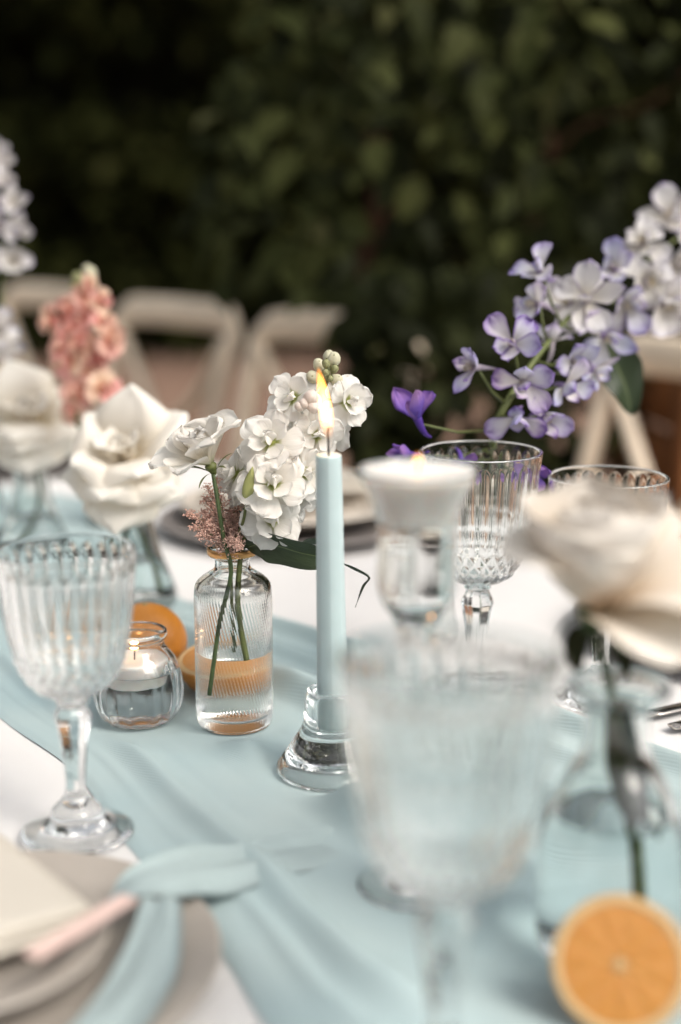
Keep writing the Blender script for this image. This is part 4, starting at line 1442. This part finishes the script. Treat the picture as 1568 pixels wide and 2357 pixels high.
BR = [petal_mesh('rose_outer_petal', 'petal_blush', L=0.054, W=0.062, shape=sh_rose, curl=c, cup=0.32, ruffle=0.025, rk=3, nu=16, nv=16, seed=200 + k, base=0.35, curl_pow=2.4, roll=0.35) for k, c in enumerate((-1.3, -1.7))]
head5 = at(1368, 1398, 0.685)
rose('blush_rose', v5, head5, (-0.02, -0.12, 0.99),
     [('p', 184, 52, BR[0], 1.06, 0.0), ('p', 225, 74, BC[0], 1.0, 0.0), ('p', 300, 74, BC[1], 1.04, 0.0), ('p', 15, 72, BC[0], 1.02, 0.001), ('p', 88, 72, BC[1], 1.04, 0.001), ('p', 155, 74, BC[0], 1.02, 0.001), ('p', 342, 76, BR[1], 1.42, -0.002), ('p', 312, 96, BR[0], 1.15, -0.002), ('p', 8, 40, BR[0], 1.18, 0.001), ('p', 260, 80, BC[0], 0.9, 0.0),
      (5, 58, 4, BC, 0.85, 0.003, 0.003), (4, 10, 4, BI, 1.25, 0.001, 0.008)],
     BO, 'large blurred cream blush rose in the wide lipped bottle, in front of the ribbed goblet', [v5 + Vector((0.012, 0.004, 0.016)), v5 + Vector((0.008, 0.002, 0.07)), v5 + Vector((-0.003, -0.001, 0.135)), v5 + Vector((-0.010, 0, 0.16)), head5 + Vector((0, 0.002, -0.012))], scale=1.0,
     leaf_spec=[([v5 + Vector((-0.002, -0.002, 0.136)), v5 + Vector((0.0, -0.003, 0.115)), v5 + Vector((0.004, -0.006, 0.092)), v5 + Vector((0.008, -0.010, 0.066))], (1, 0.3, 0), 0.017),
                ([v5 + Vector((0.003, 0.001, 0.134)), v5 + Vector((0.004, 0.001, 0.112)), v5 + Vector((0.010, 0.0, 0.090)), v5 + Vector((0.017, -0.003, 0.062))], (1, -0.3, 0), 0.016),
                ([v5 + Vector((0.0, 0.004, 0.132)), v5 + Vector((0.002, 0.004, 0.110)), v5 + Vector((0.006, 0.006, 0.086)), v5 + Vector((0.010, 0.008, 0.058))], (1, 0.1, 0), 0.016),
                ([head5 + Vector((0.004, -0.004, -0.008)), head5 + Vector((0.012, -0.010, -0.018)), head5 + Vector((0.013, -0.013, -0.033))], (1, 0.5, 0), 0.014),
                ([head5 + Vector((-0.004, -0.004, -0.008)), head5 + Vector((-0.010, -0.010, -0.016)), head5 + Vector((-0.008, -0.013, -0.030))], (1, -0.5, 0), 0.012)])

# ---- pink spike
snap = empty('pink_snapdragon', v4, 'spike of pink and peach ruffled snapdragon flowers standing among the white roses', 'flower')
PK = [petal_mesh('snapdragon_petal', 'petal_pink', L=0.0165, W=0.0175, shape=sh_obovate, curl=c, cup=0.2, ruffle=0.08, rk=5, seed=140 + k, base=0.2) for k, c in enumerate((-1.0, -0.6, -1.3, -0.2))]
PKI = [petal_mesh('snapdragon_lip', 'petal_pink', L=0.012, W=0.014, shape=sh_obovate, curl=0.8, cup=0.5, ruffle=0.06, seed=150 + k) for k in range(2)]
PKC = cone_centre('snapdragon_tube', 0.0030, 0.0048, 0.012, 'petal_pink')
ax_px = [(185, 985, 1.372), (182, 930, 1.375), (190, 850, 1.38), (192, 760, 1.39), (196, 690, 1.395), (195, 635, 1.40)]
sp = curve_pts([v4 + Vector((0.0, 0.0, 0.014)), v4 + Vector((0.002, -0.01, 0.11))] + [at(*q) for q in ax_px], 5)
link('stem', mesh('snapdragon_stem', *tube([p - v4 for p in sp], [0.0025 - 0.0012 * i / len(sp) for i in range(len(sp))], 8), 'stem_green'), snap)
rg = random.Random(9)
for (px, py, sc, dx) in [(170, 950, 0.75, -0.4), (180, 905, 1.0, -0.2), (235, 895, 1.15, 0.6), (160, 830, 1.05, -0.5), (215, 850, 0.95, 0.4), (145, 800, 0.9, -0.7), (190, 790, 1.0, 0.0), (250, 785, 1.0, 0.8), (120, 740, 1.05, -0.8), (185, 740, 1.0, 0.0), (235, 745, 0.9, 0.6), (160, 710, 0.85, -0.5), (215, 705, 0.9, 0.4), (195, 680, 0.75, 0.1), (230, 690, 0.75, 0.7), (205, 650, 0.5, 0.3), (170, 770, 0.9, -0.1), (220, 810, 0.9, 0.3), (200, 870, 0.95, 0.0)]:
    floret(snap, at(px, py, 1.365 + rg.uniform(-0.005, 0.012)), (dx, -0.8, 0.15 + rg.uniform(-.3, .2)), sc, [(5, 66, 14, PK, 1.0, 0.002, 0), (3, 32, 8, PKI, 1.0, 0.001, 0.001)], PKC, rg=rg)
for (px, py, sc) in [(178, 640, 1.7), (208, 632, 1.9), (188, 655, 1.5), (200, 622, 1.3), (170, 660, 1.3)]:
    link('bud', BUD_G if px < 190 else BUD_W, snap, None, Matrix.Translation(at(px, py, 1.385) - v4) @ look((rg.uniform(-.4, .4), -0.3, 1)) @ Matrix.Scale(sc, 4))

# ---- delphiniums


def delph_set(mat):
    P_ = [petal_mesh('delphinium_petal', mat, L=l, W=w, shape=sh_ovate if k % 2 else sh_obovate, curl=c, cup=0.30, ruffle=0.11, rk=4 + k % 3, seed=160 + k, base=0.2, nu=10, nv=10)
          for k, (l, w, c) in enumerate(((0.0205, 0.0150, -0.7), (0.0225, 0.0130, 0.5), (0.0165, 0.0145, -1.3), (0.0180, 0.0125, 1.0), (0.0215, 0.0160, -0.2), (0.0145, 0.0110, 0.9)))]
    return P_


petal_mat('petal_delphinium_deep', [(0, (0.56, 0.54, 0.50)), (0.4, (0.60, 0.60, 0.70)), (1, (0.42, 0.42, 0.68))],
          alt=[(0, (0.58, 0.54, 0.52)), (0.5, (0.74, 0.68, 0.71)), (1, (0.62, 0.48, 0.66))], edge=(0.17, 0.07, 0.38), trans=0.35, edge_from=0.6)
DPD = delph_set('petal_delphinium_deep')
DP, DPP, DV = delph_set('petal_delphinium'), delph_set('petal_delphinium_pale'), delph_set('petal_violet')
DE = [petal_mesh('delphinium_eye', 'petal_eye', L=0.0075, W=0.0055, shape=sh_ovate, curl=0.6, cup=0.5, seed=170 + k, nu=4, nv=6) for k in range(2)]


def spur(mat):
    V, F = tube(curve_pts([(0, 0, 0.001), (0.0, 0, -0.006), (0.002, 0, -0.013), (0.006, 0, -0.018)], 4), [0.003 - 0.0024 * i / 12 for i in range(13)], 8)
    return mesh('delphinium_spur', V, F, mat)


SPUR, SPURV = spur('petal_delphinium'), spur('petal_violet')
DRINGS = lambda ps: [(5, 66, 26, ps, 1.06, 0.0015, 0), (1, 42, 24, ps, 0.85, 0.001, 0.0005), (3, 24, 12, DE, 1.0, 0.001, 0.002)]
delph = empty('purple_delphinium', v6, 'long arching spike of blue and purple delphinium flowers rising above the goblets', 'flower')
d_px = [(1122, 1075, 1.108), (1138, 990, 1.10), (1165, 930, 1.10), (1230, 830, 1.12), (1310, 730, 1.16), (1400, 660, 1.21), (1490, 600, 1.27), (1570, 540, 1.33), (1640, 480, 1.38)]
dp = curve_pts([v6 + Vector((-0.006, 0.004, 0.014)), v6 + Vector((0.0, -0.006, 0.09))] + [at(*q) for q in d_px], 5)
link('stem', mesh('delphinium_stem', *tube([p - v6 for p in dp], [0.0036 - 0.0024 * i / len(dp) for i in range(len(dp))], 8), 'stem_olive'), delph)
rg = random.Random(21)
DF = [(962, 965, 1.045, -0.35, -0.3, 0.85, 'v', 1.05), (945, 1045, 1.05, -0.7, -0.6, 0.2, 'v', 0.7), (1062, 1060, 1.06, 0.1, -0.6, -0.6, 'v', 0.75), (1225, 1085, 1.05, 0.5, -0.7, 0.1, 'v', 0.85),
      (1090, 845, 1.07, -0.75, -0.6, 0.1, 'd', 1.05), (1180, 790, 1.075, -0.3, -0.9, 0.2, 'd', 1.15), (1205, 880, 1.07, -0.1, -0.95, 0.0, 'd', 1.1), (1190, 960, 1.075, 0.0, -0.9, -0.35, 'd', 1.0), (1250, 960, 1.085, 0.4, -0.85, -0.2, 'd', 1.0),
      (1300, 890, 1.10, 0.45, -0.85, -0.1, 'd', 1.05), (1320, 830, 1.11, 0.35, -0.9, 0.0, 'd', 1.0), (1245, 625, 1.13, -0.5, -0.6, 0.6, 'd', 1.15), (1235, 700, 1.12, -0.7, -0.6, 0.1, 'd', 1.1), (1350, 690, 1.16, -0.2, -0.95, 0.2, 'p', 1.25), (1390, 775, 1.17, 0.3, -0.9, -0.3, 'd', 1.15),
      (1310, 700, 1.18, -0.5, -0.8, 0.3, 'p', 1.0), (1415, 620, 1.21, -0.4, -0.8, 0.45, 'd', 1.1), (1440, 700, 1.2, 0.1, -0.95, -0.2, 'd', 1.2), (1490, 650, 1.24, 0.2, -0.95, 0.1, 'p', 1.3), (1480, 560, 1.27, -0.4, -0.8, 0.45, 'p', 1.15), (1530, 700, 1.25, 0.3, -0.85, -0.4, 'p', 1.2),
      (1560, 610, 1.28, 0.2, -0.95, 0.1, 'p', 1.25), (1545, 505, 1.33, -0.3, -0.8, 0.5, 'p', 1.2), (1610, 560, 1.34, 0.2, -0.9, 0.2, 'p', 1.2), (1600, 660, 1.3, 0.4, -0.85, -0.2, 'p', 1.2), (1630, 470, 1.4, 0, -0.8, 0.4, 'p', 1.1), (1270, 790, 1.14, 0.0, 0.2, 0.9, 'd', 0.9), (1370, 850, 1.13, 0.6, -0.6, -0.4, 'd', 0.85)]
for (px, py, t, fx, fy, fz, k, sc) in DF:
    p = at(px, py, t)
    ps = {'v': DV, 'd': DPD if px < 1265 and py > 740 else DP, 'p': DPP}[k]
    floret(delph, p, (fx, fy, fz), sc * {'v': 1.12, 'd': 1.04, 'p': 1.16}[k], (DRINGS(ps) + ([(2, 85, 15, ps, 1.0, 0.001, -0.0005)] if k == 'p' else [])) if k != 'v' else [(4, 48, 14, ps, 1.0, 0.0015, 0), (1, 75, 5, ps, 1.1, 0.001, 0)], SPURV if k == 'v' else SPUR, rg=rg)
    q = min(dp, key=lambda s: (s - p).length + max(0, s.z - p.z) * 1.5)
    a = p - Vector((fx, fy, fz)).normalized() * 0.004
    link('pedicel', mesh('delphinium_pedicel', *tube([q - v6, (q + a) / 2 - v6 + Vector((0, 0, -0.004)), a - v6], [0.0014, 0.0011, 0.0009], 6), 'stem_olive'), delph)
leaf(delph, [at(1395, 770, 1.2) - v6, at(1415, 830, 1.21) - v6, at(1440, 890, 1.215) - v6, at(1455, 955, 1.22) - v6], (1, 0.2, 0.3), 0.038)
# pale one at the left edge
delp2 = empty('pale_delphinium', v3, 'pale lilac delphinium spike cut off by the picture edge above the roses', 'flower')
d2 = curve_pts([v3 + Vector((0.004, 0.0, 0.014)), v3 + Vector((0.01, -0.01, 0.12)), at(0, 760, 1.52), at(4, 660, 1.52), at(12, 560, 1.525), at(10, 450, 1.53), at(4, 360, 1.535)], 5)
link('stem', mesh('pale_delphinium_stem', *tube([p - v3 for p in d2], [0.0030 - 0.0018 * i / len(d2) for i in range(len(d2))], 8), 'stem_olive'), delp2)
for (px, py, dx, sc, k) in [(30, 600, 0.2, 1.25, 'p'), (-12, 590, -0.4, 1.1, 'p'), (35, 535, 0.4, 1.15, 'p'), (0, 520, -0.1, 1.2, 'd'), (25, 470, 0.4, 1.0, 'p'), (-10, 450, -0.3, 1.1, 'p'), (15, 420, 0.3, 0.95, 'p'), (12, 375, 0.2, 0.85, 'p'), (-10, 390, -0.4, 0.9, 'p'), (2, 345, 0, 0.6, 'p'), (8, 800, 0.2, 1.2, 'p'), (-25, 780, -0.3, 1.2, 'p'), (-5, 760, 0, 1.0, 'p')]:
    floret(delp2, at(px, py, 1.50 + rg.uniform(-.01, .02)), (dx, -0.9, 0.2), sc, DRINGS(DPP if k == 'p' else DP), SPUR, rg=rg)

# ------------------------------------------------------------------ oranges
def half_orange(loc, nrm, r, label):
    root = empty('orange_half', loc, label, 'orange', 'cut oranges')
    root.rotation_euler = look(nrm).to_euler()
    pr = [(r * 0.985, -0.0002), (r, -0.0012)] + [(r * math.cos(a), -r * 0.96 * math.sin(a)) for a in [PI / 2 * k / 14 for k in range(1, 14)]] + [(0, -r * 0.97)]
    lathe_part('peel', pr, root, 'orange_peel', 56, lambda th, rr, z, i: rr * (1 + 0.006 * math.sin(5 * th)), 'orange_peel')
    lathe_part('pith', [(r * 0.985, -0.0002), (r * 0.93, 0.0004), (r * 0.86, 0.0003), (r * 0.84, -0.0006), (0, -0.0008)], root, 'pith', 56)
    n = 10
    for k in range(n):
        a0, a1 = 2 * PI * k / n + 0.002, 2 * PI * (k + 1) / n - 0.002
        V = [(0.0022 * math.cos((a0 + a1) / 2), 0.0022 * math.sin((a0 + a1) / 2), 0.0002)]
        rows = 5
        for j in range(1, rows + 1):
            rr = r * 0.845 * j / rows
            for i in range(7):
                a = a0 + (a1 - a0) * i / 6
                ed = min(i, 6 - i) / 3
                V.append((rr * math.cos(a), rr * math.sin(a), 0.0002 + 0.00035 * min(1, ed * 1.6) * (1 if j < rows else 0.2)))
        Fs = [(0, 1 + i, 2 + i) for i in range(6)]
        for j in range(rows - 1):
            for i in range(6):
                a = 1 + j * 7 + i
                Fs.append((a, a + 7, a + 8, a + 1))
        link('segment', mesh('orange_segment', V, Fs, 'orange_flesh'), root)
    lathe_part('core', [(0.0028, 0.0003), (0.0022, 0.0010), (0, 0.0012)], root, 'pith', 12)
    return root


half_orange(Vector((0.1265, 0.585, TZ + 0.0315)), (-0.22, -0.88, 0.42), 0.031, 'halved orange facing the camera beside the wide lipped bottle, cut side showing')
half_orange(Vector((-0.094, 1.032, TZ + 0.0305)), (-0.10, -0.16, 0.98), 0.031, 'halved orange lying cut side up behind the gold lipped vase')
og = empty('orange', (-0.152, 1.064, TZ + 0.0008), 'whole orange behind the round candle jar', 'orange')
ro = 0.0315
lathe_part('peel', [(0, 0.0)] + [(ro * math.sin(a) * (1 + 0.02 * math.sin(a)), ro - ro * 0.97 * math.cos(a)) for a in [PI * k / 24 for k in range(1, 24)]] + [(0.002, 2 * ro * 0.982), (0, 2 * ro * 0.972)], og, 'orange_peel', 48, mname='whole_orange_peel')
lathe_part('stalk_scar', [(0, ro * 1.955), (0.0022, ro * 1.955), (0.0024, ro * 1.965), (0.0012, ro * 1.985), (0, ro * 1.985)], og, 'bud_green', 10)


# ------------------------------------------------------------------ plates, napkins, cutlery
def plate(name, loc, r, mat, label, h=0.014, group=None):
    o = tag(link(name, mesh(name, *lathe(smooth_profile([(0, 0.0012), (r * 0.58, 0.001), (r * 0.62, 0.0), (r * 0.66, 0.0015), (r * 0.80, h * 0.62), (r * 0.97, h * 0.95), (r, h), (r * 0.985, h * 1.12), (r * 0.95, h * 1.08), (r * 0.78, h * 0.85), (r * 0.64, 0.0045), (r * 0.5, 0.004), (0, 0.004)], 3), 96), mat)), label, 'plate', group)
    o.location = loc
    return o


pc = Vector((-0.172, 0.628, TZ + 0.0012))
plate('plate', pc, 0.114, 'plate_grey', 'wide warm grey plate beneath the napkin in the near corner', 0.010)
plate('plate', pc + Vector((-0.012, -0.008, 0.0105)), 0.073, 'plate_grey', 'small warm grey plate stacked under the cream napkin', 0.014)


def strip(name, pts, side, widths, mat, label, cat, thick=0.0015, waves=0.0):
    """soft band of cloth with thickness along a path"""
    c = curve_pts(pts, 8)
    m = len(c) - 1
    nu = 10
    V, F = [], []
    s0 = Vector(side).normalized()
    for lay in (0, 1):
        for j, p in enumerate(c):
            v = j / m
            k = v * (len(widths) - 1)
            i0 = min(int(k), len(widths) - 2)
            w = widths[i0] + (widths[i0 + 1] - widths[i0]) * (k - i0)
            d = (c[min(j + 1, m)] - c[max(j - 1, 0)]).normalized()
            s = (s0 - d * s0.dot(d)).normalized()
            nr = s.cross(d)
            if nr.z < 0: nr = -nr
            for i in range(nu + 1):
                u = -1 + 2 * i / nu
                V.append(p + s * u * w / 2 + nr * (waves * (math.sin(u * 5 + v * 4) + 0.5 * math.sin(u * 9 - v * 6)) + lay * thick))
    n = nu + 1
    o = (m + 1) * n
    for j in range(m):
        for i in range(nu):
            a = j * n + i
            F.append((a, a + n, a + n + 1, a + 1))
            F.append((o + a, o + a + 1, o + a + n + 1, o + a + n))
    for j in range(m):
        for i in (0, nu):
            a = j * n + i
            q = (a, o + a, o + a + n, a + n)
            F.append(q if i else q[::-1])
    for j in (0, m):
        for i in range(nu):
            a = j * n + i
            F.append((a, a + 1, o + a + 1, o + a))
    return tag(link(name, mesh(name, V, F, mat)), label, cat)


zt = TZ
# folded cream napkin, square set cornerwise over the plates
nap = empty('napkin', pc + Vector((-0.03, 0.012, 0.029)), 'folded cream napkin lying cornerwise on the stacked grey plates', 'napkin', rz=R(38))
for k in range(3):
    V, F = [], []
    n = 14
    hs = 0.062 - 0.002 * k
    for lay in (0, 1):
        for j in range(n + 1):
            for i in range(n + 1):
                x, y = -hs + 2 * hs * i / n, -hs + 2 * hs * j / n
                V.append((x, y, 0.0032 * k + lay * 0.0026 + 0.0012 * noise3((x, y, k), 30) - 0.10 * max(0, math.hypot(x, y) - 0.05)))
    m = (n + 1) ** 2
    for j in range(n):
        for i in range(n):
            a = j * (n + 1) + i
            F.append((a, a + n + 1, a + n + 2, a + 1))
            F.append((m + a, m + a + 1, m + a + n + 2, m + a + n + 1))
    for i in range(n):
        for a, b in ((i, i + 1), (n * (n + 1) + i + 1, n * (n + 1) + i), ((i + 1) * (n + 1), i * (n + 1)), (i * (n + 1) + n, (i + 1) * (n + 1) + n)):
            F.append((a, b, m + b, m + a))
    link('fold', mesh('napkin_fold', V, F, 'napkin_cream'), nap)
def tp_(px, py, z):
    r_ = ray(px, py)
    return EYE + r_ * ((0.37 - z) / -r_.z)


strip('pink_ribbon', [tp_(70, 2205, 0.040), tp_(180, 2140, 0.041), tp_(300, 2068, 0.040)], (0.4, -0.9, 0), [0.010, 0.011, 0.010], 'ribbon_pink', 'pale pink ribbon band across the edge of the cream napkin', 'ribbon', 0.0012)
strip('blue_napkin', [tp_(225, 2110, 0.016), tp_(310, 2050, 0.024), tp_(420, 2015, 0.020), tp_(540, 1995, 0.010), tp_(680, 1965, 0.005), tp_(860, 1935, -0.004)], (0.2, 1, 0), [0.026, 0.032, 0.036, 0.038, 0.038, 0.036], 'napkin_blue', 'pale blue chiffon napkin trailing from the grey plates onto the runner', 'napkin', 0.001, 0.0012)
strip('blue_ribbon', [tp_(372, 2070, 0.026), tp_(362, 2150, 0.022), tp_(335, 2240, 0.016), tp_(270, 2340, 0.014), tp_(190, 2420, 0.013)], (1, 0.3, 0), [0.018, 0.024, 0.03, 0.032, 0.03], 'napkin_blue', 'pale blue cloth band hanging down between the two stacked grey plates', 'napkin', 0.001, 0.001)

# far place settings
for s_, lab in ((1.17, 'behind the gold lipped vase'), (1.76, 'at the far end behind the white roses'), (0.585, 'behind the ribbed goblets')):
    q = tpos(s_, 1.09, 0.001)
    plate('charger_plate', q, 0.152, 'plate_dark', 'dark grey charger plate ' + lab, 0.013, 'far side place settings')
    plate('dinner_plate', q + Vector((0, 0, 0.0145)), 0.128, 'plate_cream', 'cream dinner plate stacked on the dark charger ' + lab, 0.018, 'far side place settings')
    strip('place_napkin', [q + NDIR * -0.10 + Vector((0, 0, 0.040)), q + Vector((0, 0, 0.046)), q + NDIR * 0.10 + Vector((0, 0, 0.040))], TDIR, [0.085, 0.095, 0.085], 'napkin_cream', 'folded cream napkin on the cream dinner plate ' + lab, 'napkin', 0.012, 0.0012)


def handle_piece(name, a, b, label, blade):
    """fork or knife lying flat from tip a to end b"""
    a, b = Vector(a), Vector(b)
    d = (b - a)
    L = d.length
    root = empty(name, a, label, 'cutlery', 'cutlery beside the runner', rz=math.atan2(d.y, d.x))
    sec = [(0, 0.0052), (0.012, 0.0072), (0.03, 0.0068), (0.07, 0.0042), (L * 0.52, 0.0030), (L * 0.58, 0.0036)]
    V, F = [], []
    for x, w in sec:
        for k in range(10):
            t = 2 * PI * k / 10
            V.append((x, w * math.cos(t), 0.0020 + 0.0016 * math.sin(t)))
    for i in range(len(sec) - 1):
        for k in range(10):
            k2 = (k + 1) % 10
            F.append((i * 10 + k, (i + 1) * 10 + k, (i + 1) * 10 + k2, i * 10 + k2))
    F += [tuple(range(10)), tuple(50 + k for k in range(9, -1, -1))]
    link('handle', mesh(name + '_handle', V, F, 'steel'), root)
    if blade:
        V, F = join([box((L * 0.79, 0.001, 0.0022), (L * 0.43, 0.017, 0.0014), 0.0006)])
        link('blade', mesh('knife_blade', V, F, 'steel'), root)
    else:
        link('head', mesh('fork_head', *box((L * 0.66, 0, 0.0024), (L * 0.18, 0.021, 0.0016), 0.0006), 'steel'), root)
        for k in range(4):
            link('tine', mesh('fork_tine', *tube([(L * 0.74, -0.0087 + 0.0058 * k, 0.0024), (L * 0.9, -0.0087 + 0.0058 * k, 0.0016), (L, -0.0085 + 0.0057 * k, 0.004)], [0.0015, 0.0014, 0.0007], 6), 'steel'), root)


handle_piece('knife', (0.222, 0.982, TZ + 0.001), (0.40, 1.075, TZ + 0.001), 'silver knife with its handle end pointing at the runner', True)
handle_piece('fork', (0.236, 0.957, TZ + 0.001), (0.41, 1.035, TZ + 0.001), 'silver fork lying in front of the knife', False)
